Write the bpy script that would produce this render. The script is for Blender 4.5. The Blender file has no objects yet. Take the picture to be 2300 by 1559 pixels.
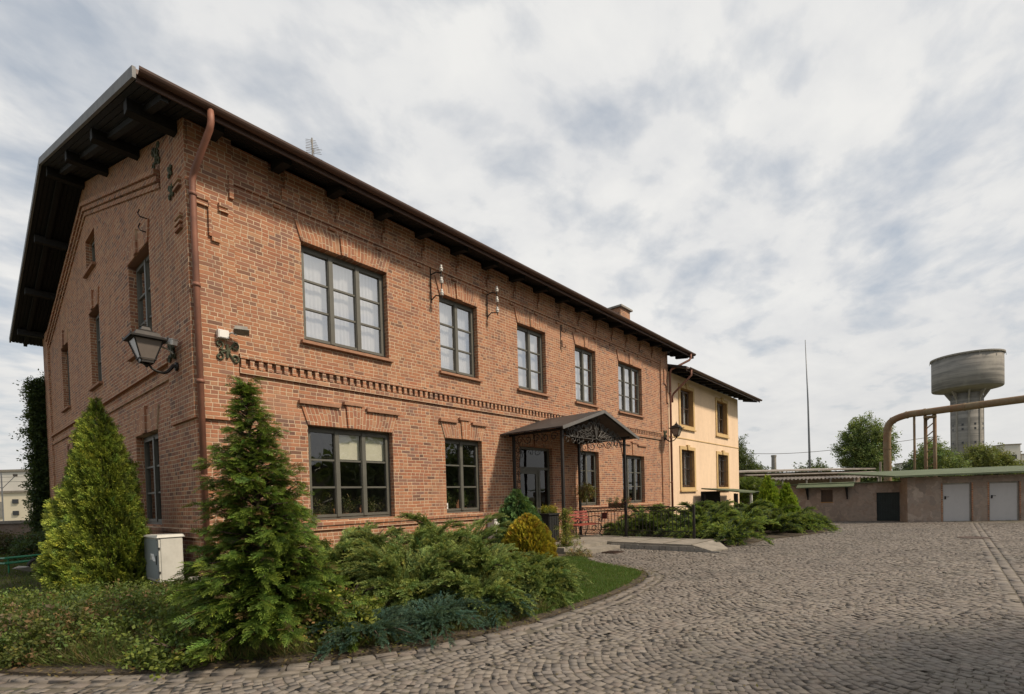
import bpy, math, random
import numpy as np
from mathutils import Matrix, Vector
random.seed(7)
RNG = np.random.default_rng(11)
R = math.radians
scene = bpy.context.scene
COL = scene.collection

# ------------------------------------------------------------------ camera
yaw, pit, rol = R(49.048), R(-1.209), R(-1.611)
CAM = np.array([-3.0125, -9.5976, 1.5])
fw = np.array([math.sin(yaw) * math.cos(pit), math.cos(yaw) * math.cos(pit), math.sin(pit)])
rt = np.array([math.cos(yaw), -math.sin(yaw), 0.0])
up = np.cross(rt, fw)
r2 = rt * math.cos(rol) + up * math.sin(rol)
u2 = -rt * math.sin(rol) + up * math.cos(rol)
cd = bpy.data.cameras.new("camera")
cam = bpy.data.objects.new("camera", cd)
COL.objects.link(cam)
m = Matrix(((r2[0], u2[0], -fw[0], CAM[0]), (r2[1], u2[1], -fw[1], CAM[1]), (r2[2], u2[2], -fw[2], CAM[2]), (0, 0, 0, 1)))
cam.matrix_world = m
cd.sensor_width = 36.0
cd.lens = 1134.1 / 2300 * 36
cd.shift_y = (1142.2 - 779.5) / 2300
cd.clip_start = 0.05
cd.clip_end = 3000
scene.camera = cam


# ------------------------------------------------------------------ node helpers
class NT:
    def __init__(s, name):
        s.m = bpy.data.materials.new(name)
        s.m.use_nodes = True
        s.t = s.m.node_tree
        s.t.nodes.clear()
        s.out = s.t.nodes.new("ShaderNodeOutputMaterial")

    def n(s, typ, **kw):
        nd = s.t.nodes.new(typ)
        for k, v in kw.items():
            if k == "ins":
                for a, b in v.items():
                    s.set(nd.inputs[a], b)
            else:
                setattr(nd, k, v)
        return nd

    def set(s, sock, v):
        if isinstance(v, bpy.types.NodeSocket):
            s.t.links.new(v, sock)
        elif isinstance(v, (tuple, list)) and len(v) == 3 and sock.type == "RGBA":
            sock.default_value = (*v, 1)
        else:
            sock.default_value = v

    def math(s, op, a, b=0.0, c=0.0):
        nd = s.n("ShaderNodeMath", operation=op)
        s.set(nd.inputs[0], a)
        s.set(nd.inputs[1], b)
        if len(nd.inputs) > 2:
            s.set(nd.inputs[2], c)
        return nd.outputs[0]

    def mix(s, f, a, b, blend="MIX"):
        nd = s.n("ShaderNodeMix", data_type="RGBA", blend_type=blend)
        s.set(nd.inputs[0], f)
        s.set(nd.inputs[6], a)
        s.set(nd.inputs[7], b)
        return nd.outputs[2]

    def noise(s, vec, scale, detail=4, rough=.55, dist=0.0, out=0):
        nd = s.n("ShaderNodeTexNoise")
        if vec is not None:
            s.set(nd.inputs["Vector"], vec)
        nd.inputs["Scale"].default_value = scale
        nd.inputs["Detail"].default_value = detail
        nd.inputs["Roughness"].default_value = rough
        nd.inputs["Distortion"].default_value = dist
        return nd.outputs[out]

    def white(s, x, y, z, out="Value"):
        nd = s.n("ShaderNodeTexWhiteNoise", noise_dimensions="3D")
        s.set(nd.inputs[0], s.comb(x, y, z))
        return nd.outputs[out]

    def comb(s, x, y, z):
        nd = s.n("ShaderNodeCombineXYZ")
        for i, v in enumerate((x, y, z)):
            s.set(nd.inputs[i], v)
        return nd.outputs[0]

    def sep(s, v):
        nd = s.n("ShaderNodeSeparateXYZ")
        s.set(nd.inputs[0], v)
        return nd.outputs

    def ramp(s, f, stops, interp="LINEAR"):
        nd = s.n("ShaderNodeValToRGB")
        cr = nd.color_ramp
        cr.interpolation = interp
        while len(cr.elements) < len(stops):
            cr.elements.new(.5)
        for e, (p, c) in zip(cr.elements, stops):
            e.position = p
            e.color = (*c, 1) if len(c) == 3 else c
        s.set(nd.inputs[0], f)
        return nd.outputs[0]

    def rng(s, v, a, b, c=0.0, d=1.0):
        nd = s.n("ShaderNodeMapRange")
        s.set(nd.inputs[0], v)
        for i, q in enumerate((a, b, c, d)):
            nd.inputs[i + 1].default_value = q
        return nd.outputs[0]

    def bump(s, h, strength=.5, dist=.01, normal=None):
        nd = s.n("ShaderNodeBump")
        nd.inputs["Strength"].default_value = strength
        nd.inputs["Distance"].default_value = dist
        s.set(nd.inputs["Height"], h)
        if normal is not None:
            s.set(nd.inputs["Normal"], normal)
        return nd.outputs[0]

    def pr(s, col, rough=.7, metal=0.0, normal=None, spec=.5, **kw):
        nd = s.n("ShaderNodeBsdfPrincipled")
        s.set(nd.inputs["Base Color"], col)
        s.set(nd.inputs["Roughness"], rough)
        s.set(nd.inputs["Metallic"], metal)
        nd.inputs["Specular IOR Level"].default_value = spec
        if normal is not None:
            s.set(nd.inputs["Normal"], normal)
        return nd.outputs[0]

    def done(s, sh):
        s.t.links.new(sh, s.out.inputs[0])
        return s.m

    def pos(s):
        return s.n("ShaderNodeNewGeometry").outputs["Position"]


def simple(name, c1, c2=None, rough=.6, metal=0.0, scale=6.0, bump=.2, bdist=.004, spec=.4, detail=6, stretch=None):
    t = NT(name)
    c2 = c2 or tuple(x * .75 for x in c1)
    p = t.pos()
    if stretch:
        mp = t.n("ShaderNodeMapping")
        t.set(mp.inputs[0], p)
        mp.inputs["Scale"].default_value = stretch
        p = mp.outputs[0]
    nz = t.noise(p, scale, detail, .6)
    f = t.rng(nz, .3, .7)
    col = t.mix(f, c1, c2)
    nb = t.noise(p, scale * 6, 4)
    return t.done(t.pr(col, rough, metal, t.bump(nb, bump, bdist), spec))


def brick_mat(name, uvmode=False, w=.243, h=.0745, tint=None):
    t = NT(name)
    geo = t.n("ShaderNodeNewGeometry")
    P = geo.outputs["Position"]
    x, y, z = t.sep(P)
    if uvmode:
        uv = t.n("ShaderNodeUVMap").outputs[0]
        a, b, _ = t.sep(uv)
        u0, v0 = b, a
    else:
        nx, ny, _ = t.sep(geo.outputs["True Normal"])
        isx = t.math("GREATER_THAN", t.math("ABSOLUTE", nx), t.math("ABSOLUTE", ny))
        u0 = t.math("ADD", t.math("MULTIPLY", x, t.math("SUBTRACT", 1.0, isx)), t.math("MULTIPLY", t.math("ADD", y, .13), isx))
        v0 = z
    wob = t.noise(P, 1.3, 3)
    wob2 = t.noise(P, 9.0, 2)
    v = t.math("ADD", v0, t.math("ADD", t.math("MULTIPLY", t.math("SUBTRACT", wob, .5), .03), t.math("MULTIPLY", t.math("SUBTRACT", wob2, .5), .010)))
    u = t.math("ADD", u0, t.math("MULTIPLY", t.math("SUBTRACT", wob2, .5), .016))
    vr = t.math("DIVIDE", v, h)
    row = t.math("FLOOR", vr)
    fy = t.math("FRACT", vr)
    rr = t.white(row, 3.3, 1.7)
    off = t.math("ADD", t.math("MULTIPLY", t.math("MODULO", t.math("ABSOLUTE", row), 2.0), .5), t.math("MULTIPLY", rr, .22))
    uu = t.math("ADD", t.math("DIVIDE", u, w), off)
    cell = t.math("FLOOR", uu)
    fx = t.math("FRACT", uu)
    split = t.math("GREATER_THAN", t.white(cell, row, 9.1), .52)
    half = t.math("MULTIPLY", split, t.math("GREATER_THAN", fx, .5))
    dx = t.math("MULTIPLY", t.math("MINIMUM", fx, t.math("SUBTRACT", 1.0, fx)), w)
    dmid = t.math("ADD", t.math("MULTIPLY", t.math("ABSOLUTE", t.math("SUBTRACT", fx, .5)), w), t.math("MULTIPLY", t.math("SUBTRACT", 1.0, split), 9.0))
    dy = t.math("MULTIPLY", t.math("MINIMUM", fy, t.math("SUBTRACT", 1.0, fy)), h)
    d = t.math("MINIMUM", t.math("MINIMUM", dx, dmid), dy)
    d = t.math("ADD", d, t.math("MULTIPLY", t.math("SUBTRACT", t.noise(P, 55, 3), .5), .006))
    mask = t.rng(d, .0046, .0082)
    h1 = t.white(cell, row, t.math("ADD", half, 20.0))
    h2 = t.white(cell, row, t.math("ADD", half, 31.0))
    bc = t.ramp(h1, [(0, (.11, .064, .05)), (.08, (.22, .105, .072)), (.2, (.33, .125, .066)), (.32, (.41, .19, .105)), (.45, (.29, .118, .066)), (.58, (.395, .165, .085)), (.7, (.42, .235, .135)), (.82, (.30, .125, .075)), (.92, (.235, .125, .095)), (1, (.15, .092, .075))], "LINEAR")
    # redder and greyer zones of the old masonry
    zone = t.rng(t.noise(P, .55, 3), .38, .62)
    bc = t.mix(t.math("MULTIPLY", zone, .35), bc, (.40, .195, .095))
    zone2 = t.rng(t.noise(P, 1.7, 4), .52, .72)
    bc = t.mix(t.math("MULTIPLY", zone2, .35), bc, (.25, .125, .09))
    speck = t.noise(P, 38, 5, .7)
    bc = t.mix(t.rng(speck, .35, .75, 0, .40), bc, (.22, .12, .085))
    if tint:
        bc = t.mix(tint[3], bc, tint[:3])
    mc = t.mix(t.rng(t.noise(P, 3.1, 4), .35, .65), (.63, .49, .34), (.48, .36, .25))
    mc = t.mix(t.math("MULTIPLY", h2, .25), mc, (.38, .25, .18))
    col = t.mix(mask, mc, bc)
    mpv = t.n("ShaderNodeMapping"); t.set(mpv.inputs[0], P); mpv.inputs["Scale"].default_value = (1.6, 1.6, .16)
    st = t.noise(mpv.outputs[0], 1.4, 6, .7)
    col = t.mix(t.rng(st, .52, .72, 0, .5), col, (.15, .098, .078))
    st2 = t.noise(mpv.outputs[0], 2.3, 5, .65)
    col = t.mix(t.rng(st2, .62, .80, 0, .25), col, (.55, .44, .33))
    damp = t.rng(t.math("ADD", z, t.math("MULTIPLY", t.noise(P, 1.3, 5, .65), 1.3)), .75, 1.35, .45, 0)
    col = t.mix(damp, col, (.17, .13, .10))
    patch = t.rng(t.noise(P, .8, 2, .4, .6), .66, .70, 0, .35)
    col = t.mix(patch, col, (.46, .25, .155))
    hh = t.math("ADD", mask, t.math("MULTIPLY", speck, .35))
    hh = t.math("ADD", hh, t.math("MULTIPLY", t.math("MULTIPLY", h2, mask), .35))
    return t.done(t.pr(col, .88, 0, t.bump(hh, .75, .007), .25))


def leaf_mat(name, trans=.38):
    t = NT(name)
    a = t.n("ShaderNodeAttribute", attribute_name="Col")
    p = t.pr(a.outputs[0], .55, 0, None, .25)
    tr = t.n("ShaderNodeBsdfTranslucent")
    t.set(tr.inputs[0], t.mix(.5, a.outputs[0], (.20, .26, .03)))
    mx = t.n("ShaderNodeMixShader")
    mx.inputs[0].default_value = trans
    t.t.links.new(p, mx.inputs[1])
    t.t.links.new(tr.outputs[0], mx.inputs[2])
    return t.done(mx.outputs[0])


def glass_mat(name, tint=(.86, .89, .88), boost=.10):
    t = NT(name)
    P = t.pos()
    g = t.n("ShaderNodeNewGeometry")
    dt = t.n("ShaderNodeVectorMath", operation="DOT_PRODUCT", ins={0: g.outputs["Normal"], 1: g.outputs["Incoming"]}).outputs["Value"]
    f = t.math("ADD", t.math("MULTIPLY", t.math("POWER", t.math("SUBTRACT", 1.0, t.math("ABSOLUTE", dt)), 4.0), .9), boost)
    f = t.math("MINIMUM", f, 1.0)
    tr = t.n("ShaderNodeBsdfTransparent")
    t.set(tr.inputs[0], (*tint, 1))
    gl = t.n("ShaderNodeBsdfGlossy")
    gl.inputs["Roughness"].default_value = .015
    t.set(gl.inputs["Normal"], t.bump(t.noise(P, 2.2, 1), .12, .02))
    mx = t.n("ShaderNodeMixShader")
    t.set(mx.inputs[0], f)
    t.t.links.new(tr.outputs[0], mx.inputs[1])
    t.t.links.new(gl.outputs[0], mx.inputs[2])
    return t.done(mx.outputs[0])


def stain(name, base, dark, streak=True, scale=1.5, rough=.85, amount=.6, bdist=.01, fine=30):
    t = NT(name)
    P = t.pos()
    mp = t.n("ShaderNodeMapping")
    t.set(mp.inputs[0], P)
    mp.inputs["Scale"].default_value = (1, 1, .22 if streak else 1)
    a = t.noise(mp.outputs[0], scale, 6, .65)
    b = t.noise(P, scale * 5, 6, .6)
    f = t.rng(t.math("ADD", a, t.math("MULTIPLY", b, .4)), .55, .85, 0, amount)
    col = t.mix(f, base, dark)
    nb = t.noise(P, fine, 5, .65)
    return t.done(t.pr(col, rough, 0, t.bump(nb, .5, bdist), .3))


M = {}
M["brick"] = brick_mat("brick_masonry")
M["lintel"] = brick_mat("soldier_brick", True, .29, .077)
M["brickplain"] = simple("brick_trim", (.36, .20, .125), (.26, .14, .09), .88, 0, 14, .5, .004, .25)
M["brickgap"] = simple("brick_recess", (.16, .10, .075), (.10, .065, .05), .9, 0, 14, .4, .004, .2)
M["wood_dark"] = simple("dark_stained_board", (.022, .022, .021), (.012, .012, .012), .75, 0, 8, .4, .004, .25, stretch=(1, 6, 6))
M["roofmetal"] = simple("dark_roof_sheet", (.055, .05, .048), (.035, .033, .032), .55, .2, 3, .2)
M["flash"] = simple("zinc_flashing", (.19, .19, .185), (.13, .13, .13), .6, .0, 5, .15)
M["gutter"] = simple("brown_gutter", (.085, .046, .032), (.06, .036, .028), .5, .1, 4, .15)
M["pipe"] = simple("copper_brown_pipe", (.27, .115, .072), (.15, .072, .052), .6, .1, 2.2, .3)
M["frame"] = simple("grey_green_paint", (.105, .102, .084), (.082, .080, .066), .5, 0, 4, .1, .002, .4)
M["iron"] = simple("black_iron", (.022, .021, .020), (.035, .03, .027), .55, .3, 14, .3, .002, .4)
M["ironlight"] = simple("weathered_grey_iron", (.085, .08, .074), (.05, .046, .042), .6, .2, 14, .3, .002, .4)
M["patina"] = simple("green_iron", (.045, .06, .035), (.10, .10, .06), .7, .1, 20, .4, .003, .3)
M["glass"] = glass_mat("window_glass", (.92, .93, .93), .55)
M["glasslow"] = glass_mat("lower_window_glass", (.84, .87, .86), .13)
M["glassdoor"] = glass_mat("dark_door_glass", (.22, .24, .25), .07)
M["curtain"] = simple("white_net_curtain", (.88, .87, .87), (.80, .79, .80), .9, 0, 6, .2, .002, .1, stretch=(3, 1, .2))
M["blind"] = simple("cream_roller_blind", (.72, .67, .55), (.66, .61, .50), .9, 0, 5, .1, .002, .1)
M["plaster"] = simple("interior_plaster", (.16, .14, .12), (.12, .11, .10), .9)
M["yellow"] = stain("cream_render", (.77, .575, .40), (.60, .45, .31), True, .9, .9, .7, .006, 60)
M["ochre"] = simple("ochre_trim", (.40, .24, .10), (.33, .19, .08), .85, 0, 6, .3, .004, .2)
M["ochre_light"] = simple("light_ochre_trim", (.56, .40, .20), (.48, .33, .15), .85, 0, 6, .3, .004, .2)
M["brownframe"] = simple("brown_window_frame", (.10, .06, .035), (.07, .045, .03), .5)
M["white"] = simple("white_paint", (.74, .73, .70), (.66, .65, .61), .5, 0, 3, .1)
M["cabinet"] = stain("grey_cabinet_shell", (.56, .55, .50), (.34, .33, .29), True, 1.6, .6, .55, .003, 30)
M["cabinetdoor"] = stain("blue_grey_cabinet_door", (.27, .30, .31), (.20, .22, .23), True, 3, .55, .5, .002, 30)
M["conc"] = stain("light_concrete", (.27, .24, .20), (.16, .145, .12), False, 2.5, .9, .8, .008, 25)
M["concdark"] = stain("weathered_concrete", (.30, .28, .25), (.17, .16, .14), False, 3, .9, .7, .01, 25)
M["porcelain"] = simple("white_porcelain", (.62, .61, .57), (.5, .49, .46), .25, 0, 5, .05, .001, .6)
M["lampglass"] = simple("frosted_lamp_glass", (.20, .17, .15), (.15, .13, .115), .2, 0, 4, .05, .001, .6)
M["red"] = simple("red_bench_slat", (.29, .065, .045), (.22, .05, .035), .5, 0, 8, .2, .003, .4)
M["greenfelt"] = stain("green_roof_felt", (.105, .13, .075), (.06, .075, .045), False, 1.2, .9, .7, .006, 30)
M["shedwall"] = None
M["greydoor"] = stain("pale_grey_steel_door", (.46, .45, .45), (.36, .35, .35), True, 1.2, .55, .4, .002, 20)
M["blackdoor"] = simple("dark_green_gate", (.016, .026, .024), (.010, .016, .015), .6, 0, 4, .2)
M["rust"] = stain("rusty_pipe_lagging", (.20, .155, .095), (.17, .085, .045), False, 1.2, .85, .8, .02, 12)
M["towerc"] = None
M["mast"] = simple("galvanised_mast", (.20, .21, .22), (.15, .16, .17), .5, .5, 3, .1)
M["bark"] = simple("bark", (.10, .075, .055), (.06, .045, .035), .9, 0, 20, .8, .01, .2)
M["soil"] = stain("garden_soil", (.085, .065, .045), (.045, .038, .028), False, 3, .95, .8, .03, 18)
M["corr"] = stain("weathered_corrugated_sheet", (.33, .29, .25), (.16, .14, .12), False, 1.5, .8, .8, .01, 12)
M["whitewall"] = stain("pale_factory_render", (.62, .60, .54), (.46, .45, .41), True, .2, .85, .5, .02, 3)
M["cream"] = stain("cream_factory_render", (.66, .60, .46), (.55, .50, .39), True, .3, .85, .4, .02, 3)
M["darkglass"] = simple("dark_window", (.04, .045, .05), (.03, .03, .035), .2)
M["greenplastic"] = simple("green_tray", (.02, .22, .10), (.02, .17, .08), .4)
M["slatwood"] = simple("weathered_timber", (.20, .16, .12), (.13, .10, .08), .85, 0, 10, .5, .004, .2, stretch=(6, 1, 1))
M["manhole"] = simple("rusty_cast_iron", (.055, .038, .028), (.085, .05, .035), .7, .3, 25, .6, .004)
M["terracotta"] = simple("terracotta_pot", (.33, .15, .08), (.26, .12, .07), .8)
M["leaf"] = leaf_mat("foliage")
M["leafthick"] = leaf_mat("foliage_dense", .30)


def shedwall():
    t = NT("rough_pinkish_rubble_render")
    P = t.pos()
    v = t.n("ShaderNodeTexVoronoi", feature="F1")
    t.set(v.inputs["Vector"], t.n("ShaderNodeVectorMath", operation="ADD", ins={0: P, 1: t.noise(P, 2.0, 3, out=1)}).outputs[0])
    v.inputs["Scale"].default_value = 3.2
    v2 = t.n("ShaderNodeTexVoronoi", feature="DISTANCE_TO_EDGE")
    t.set(v2.inputs["Vector"], t.n("ShaderNodeVectorMath", operation="ADD", ins={0: P, 1: t.noise(P, 2.0, 3, out=1)}).outputs[0])
    v2.inputs["Scale"].default_value = 3.2
    c = t.ramp(t.sep(v.outputs["Color"])[0], [(0, (.25, .205, .175)), (.4, (.34, .28, .235)), (.7, (.29, .22, .175)), (1, (.43, .355, .295))])
    c = t.mix(t.rng(t.noise(P, 9, 6), .35, .7, 0, .5), c, (.22, .175, .145))
    e = t.rng(v2.outputs["Distance"], 0, .05, .0, 1)
    c = t.mix(t.math("MULTIPLY", t.math("SUBTRACT", 1.0, e), .4), c, (.33, .27, .22))
    hh = t.math("ADD", t.math("MULTIPLY", e, .4), t.noise(P, 16, 6, .65))
    return t.done(t.pr(c, .92, 0, t.bump(hh, .7, .02), .2))


def towermat():
    t = NT("board_marked_concrete")
    P = t.pos()
    x, y, z = t.sep(P)
    mp = t.n("ShaderNodeMapping")
    t.set(mp.inputs[0], P)
    mp.inputs["Scale"].default_value = (.05, .05, 1.1)
    a = t.noise(mp.outputs[0], 1.0, 5, .7)
    mp2 = t.n("ShaderNodeMapping")
    t.set(mp2.inputs[0], P)
    mp2.inputs["Scale"].default_value = (.8, .8, .06)
    b = t.noise(mp2.outputs[0], 1.0, 5, .7)
    c = t.mix(t.rng(a, .40, .60), (.265, .25, .225), (.145, .14, .128))
    c = t.mix(t.rng(b, .5, .75, 0, .45), c, (.17, .155, .135))
    c = t.mix(t.rng(t.noise(P, .25, 4), .5, .7, 0, .5), c, (.31, .29, .25))
    return t.done(t.pr(c, .92, 0, t.bump(a, .5, .2), .2))


M["shedwall"] = shedwall()
M["towerc"] = towermat()


# ------------------------------------------------------------------ object helpers
ORG = {}


def tag(o, label=None, cat=None, group=None, kind=None):
    if label:
        o["label"] = label
    if cat:
        o["category"] = cat
    if group:
        o["group"] = group
    if kind:
        o["kind"] = kind
    return o


def thing(name, loc, label, cat, group=None):
    o = bpy.data.objects.new(name, None)
    o.empty_display_size = .2
    o.location = loc
    COL.objects.link(o)
    ORG[o.name] = np.array(loc, float)
    return tag(o, label, cat, group)


def link(name, me, parent=None, org=None):
    o = bpy.data.objects.new(name, me)
    COL.objects.link(o)
    if parent is not None:
        o.parent = parent
        ORG[o.name] = ORG[parent.name]
    else:
        o.location = org if org is not None else (0, 0, 0)
        ORG[o.name] = np.array(org if org is not None else (0, 0, 0), float)
    return o


class MB:
    def __init__(s):
        s.v = []
        s.f = []
        s.uv = None

    def add(s, vs, fs):
        b = len(s.v)
        s.v += [tuple(float(c) for c in p) for p in vs]
        s.f += [tuple(b + i for i in f) for f in fs]
        return s

    def box(s, x0, x1, y0, y1, z0, z1):
        x0, x1 = sorted((x0, x1)); y0, y1 = sorted((y0, y1)); z0, z1 = sorted((z0, z1))
        return s.add([(x0, y0, z0), (x1, y0, z0), (x1, y1, z0), (x0, y1, z0), (x0, y0, z1), (x1, y0, z1), (x1, y1, z1), (x0, y1, z1)],
                     [(3, 2, 1, 0), (4, 5, 6, 7), (0, 1, 5, 4), (1, 2, 6, 5), (2, 3, 7, 6), (3, 0, 4, 7)])

    def obox(s, c, size, ang=0.0, tilt=0.0, roll=0.0):
        a = Matrix.Rotation(ang, 3, "Z") @ Matrix.Rotation(tilt, 3, "X") @ Matrix.Rotation(roll, 3, "Y")
        hx, hy, hz = [q / 2 for q in size]
        vs = []
        for sx, sy, sz in ((-1, -1, -1), (1, -1, -1), (1, 1, -1), (-1, 1, -1), (-1, -1, 1), (1, -1, 1), (1, 1, 1), (-1, 1, 1)):
            vs.append(Vector(c) + a @ Vector((sx * hx, sy * hy, sz * hz)))
        return s.add(vs, [(3, 2, 1, 0), (4, 5, 6, 7), (0, 1, 5, 4), (1, 2, 6, 5), (2, 3, 7, 6), (3, 0, 4, 7)])

    def hexa(s, v8):
        return s.add(v8, [(3, 2, 1, 0), (4, 5, 6, 7), (0, 1, 5, 4), (1, 2, 6, 5), (2, 3, 7, 6), (3, 0, 4, 7)])

    def beam(s, p0, p1, w, h):
        """box beam from p0 to p1, w wide (horizontal), h high"""
        p0 = Vector(p0); p1 = Vector(p1)
        d = (p1 - p0).normalized()
        side = d.cross(Vector((0, 0, 1)))
        if side.length < 1e-4:
            side = Vector((1, 0, 0))
        side.normalize()
        u = side.cross(d).normalized()
        vs = []
        for p in (p0, p1):
            for a, b in ((-1, -1), (1, -1), (1, 1), (-1, 1)):
                vs.append(p + side * (a * w / 2) + u * (b * h / 2))
        return s.add(vs, [(0, 1, 2, 3), (7, 6, 5, 4), (0, 4, 5, 1), (1, 5, 6, 2), (2, 6, 7, 3), (3, 7, 4, 0)])

    def tube(s, pts, r, n=8, cap=True, rs=None):
        pts = [Vector(p) for p in pts]
        rings = []
        prev = None
        for i, p in enumerate(pts):
            if i == 0:
                d = pts[1] - p
            elif i == len(pts) - 1:
                d = p - pts[i - 1]
            else:
                d = pts[i + 1] - pts[i - 1]
            d.normalize()
            if prev is None:
                a = Vector((0, 0, 1)) if abs(d.z) < .9 else Vector((1, 0, 0))
                u = d.cross(a).normalized()
            else:
                u = prev - d * prev.dot(d)
                u = u.normalized() if u.length > 1e-6 else d.orthogonal().normalized()
            w = d.cross(u)
            prev = u
            rad = rs[i] if rs else r
            rings.append([p + (u * math.cos(2 * math.pi * k / n) + w * math.sin(2 * math.pi * k / n)) * rad for k in range(n)])
        vs = [v for rg in rings for v in rg]
        fs = []
        for i in range(len(pts) - 1):
            for k in range(n):
                a = i * n + k; b = i * n + (k + 1) % n
                fs.append((a, b, b + n, a + n))
        if cap:
            fs.append(tuple(range(n - 1, -1, -1)))
            fs.append(tuple((len(pts) - 1) * n + k for k in range(n)))
        return s.add(vs, fs)

    def lathe(s, c, prof, n=24, squash=1.0):
        vs = []
        for (r_, z_) in prof:
            for k in range(n):
                a = 2 * math.pi * k / n
                vs.append((c[0] + r_ * math.cos(a), c[1] + r_ * math.sin(a) * squash, c[2] + z_))
        fs = []
        for i in range(len(prof) - 1):
            for k in range(n):
                a = i * n + k; b = i * n + (k + 1) % n
                fs.append((a, b, b + n, a + n))
        fs.append(tuple(range(n - 1, -1, -1)))
        fs.append(tuple((len(prof) - 1) * n + k for k in range(n)))
        return s.add(vs, fs)

    def poly(s, pts, flip=False):
        f = tuple(range(len(pts)))
        return s.add(pts, [f[::-1] if flip else f])

    def prism(s, poly, z0, z1):
        n = len(poly)
        z0s = z0 if isinstance(z0, (list, tuple)) else [z0] * n
        z1s = z1 if isinstance(z1, (list, tuple)) else [z1] * n
        vs = [(p[0], p[1], a) for p, a in zip(poly, z0s)] + [(p[0], p[1], a) for p, a in zip(poly, z1s)]
        fs = [tuple(range(n - 1, -1, -1)), tuple(range(n, 2 * n))] + [(i, (i + 1) % n, n + (i + 1) % n, n + i) for i in range(n)]
        return s.add(vs, fs)

    def build(s, name, mat, parent=None, smooth=False, org=None, uvs=None):
        me = bpy.data.meshes.new(name)
        o0 = ORG[parent.name] if parent is not None else np.array(org if org is not None else (0, 0, 0), float)
        me.from_pydata([(v[0] - o0[0], v[1] - o0[1], v[2] - o0[2]) for v in s.v], [], s.f)
        if isinstance(mat, (list, tuple)):
            for q in mat:
                me.materials.append(q)
        else:
            me.materials.append(mat)
        if uvs:
            l = me.uv_layers.new(name="UVMap")
            for i, q in enumerate(uvs):
                l.data[i].uv = q
        if smooth:
            me.polygons.foreach_set("use_smooth", [True] * len(me.polygons))
        me.update()
        return link(name, me, parent, org)


def arc(c, r0, a0, a1, ax, ay, n=12, r1=None):
    """spiral / arc points in the plane ax, ay about c"""
    c = Vector(c); ax = Vector(ax); ay = Vector(ay)
    r1 = r0 if r1 is None else r1
    out = []
    for i in range(n + 1):
        t_ = i / n
        a = a0 + (a1 - a0) * t_
        r_ = r0 + (r1 - r0) * t_
        out.append(c + ax * (r_ * math.cos(a)) + ay * (r_ * math.sin(a)))
    return out


# ------------------------------------------------------------------ foliage machinery
def diamonds(P, D, L, W, N):
    """leaf diamonds: P base (n,3), D unit direction, N unit normal"""
    S = np.cross(D, N)
    S /= np.linalg.norm(S, axis=1, keepdims=True) + 1e-9
    L = np.asarray(L).reshape(-1, 1) * np.ones((len(P), 1)); W = np.asarray(W).reshape(-1, 1) * np.ones((len(P), 1))
    mid = P + D * L * .45
    return np.stack([P, mid + S * W * .5, P + D * L, mid - S * W * .5], 1)


def t_fan(rng, nt=9, tw=.46, seg=3, w=.075, droop=.10):
    """flat fan spray (thuja / cypress) along +X in the XY plane"""
    P, D, L, T = [], [], [], []
    for i in range(6):
        a = i / 6
        P.append((a, 0, -droop * a * a)); D.append((1, 0, -droop * 2 * a)); L.append(.22); T.append(a)
    for i in range(nt):
        a = .08 + .84 * i / nt
        for sd in (-1, 1):
            ang = (.62 + .25 * rng.random()) * sd
            ln = tw * (1 - .72 * a) * (.75 + .5 * rng.random())
            base = np.array((a, 0, -droop * a * a))
            dd = np.array((math.cos(ang), math.sin(ang), -.25 * droop + .22 * (rng.random() - .5)))
            for k in range(seg):
                q = k / seg
                P.append(base + dd * ln * q); D.append(dd + np.array((0, 0, .25 * (rng.random() - .5)))); L.append(ln / seg * 1.35); T.append(a * .5 + q * .5)
                if seg > 2 and k < seg - 1:
                    a3 = ang * .3 if rng.random() < .5 else ang * 1.6
                    P.append(base + dd * ln * (q + .2)); D.append(np.array((math.cos(a3), math.sin(a3), .12 * (rng.random() - .5)))); L.append(ln * .34); T.append(a * .5 + q * .5)
    P = np.array(P, float); D = np.array(D, float); D /= np.linalg.norm(D, axis=1, keepdims=True)
    N = np.tile((0., 0., 1.), (len(P), 1)) + rng.normal(0, .35, (len(P), 3))
    N -= D * (N * D).sum(1, keepdims=True); N /= np.linalg.norm(N, axis=1, keepdims=True)
    return diamonds(P, D, np.array(L), w * (.7 + .6 * rng.random(len(P))), N), np.array(T)


def t_plume(rng, nt=14, tw=.30, seg=3, w=.035, droop=.14):
    """feathery juniper plume along +X, nodding at the tip"""
    P, D, L, T = [], [], [], []
    for i in range(7):
        a = i / 7
        P.append((a, 0, -droop * a ** 2.2)); D.append((1, 0, -droop * 2.2 * a ** 1.2)); L.append(.19); T.append(a)
    for i in range(nt * 2):
        a = .06 + .92 * i / (nt * 2)
        az = rng.random() * math.tau
        sp = .50 + .25 * rng.random()
        ln = tw * (1 - .62 * a) * (.7 + .6 * rng.random())
        base = np.array((a, 0, -droop * a ** 2.2))
        dd = np.array((math.cos(sp), math.sin(sp) * math.cos(az), math.sin(sp) * math.sin(az) * .55 + .05))
        for k in range(seg):
            q = k / seg
            for sd in (-1, 1):
                j = rng.normal(0, .28, 3)
                P.append(base + dd * ln * q); D.append(dd + j + np.array((.15, 0, 0))); L.append(ln / seg * 1.15); T.append(a * .6 + q * .4)
    P = np.array(P, float); D = np.array(D, float); D /= np.linalg.norm(D, axis=1, keepdims=True)
    N = rng.normal(0, 1, (len(P), 3)) + np.array((0, 0, .8))
    N -= D * (N * D).sum(1, keepdims=True); N /= np.linalg.norm(N, axis=1, keepdims=True)
    return diamonds(P, D, np.array(L), w * (.7 + .6 * rng.random(len(P))), N), np.array(T)


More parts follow.
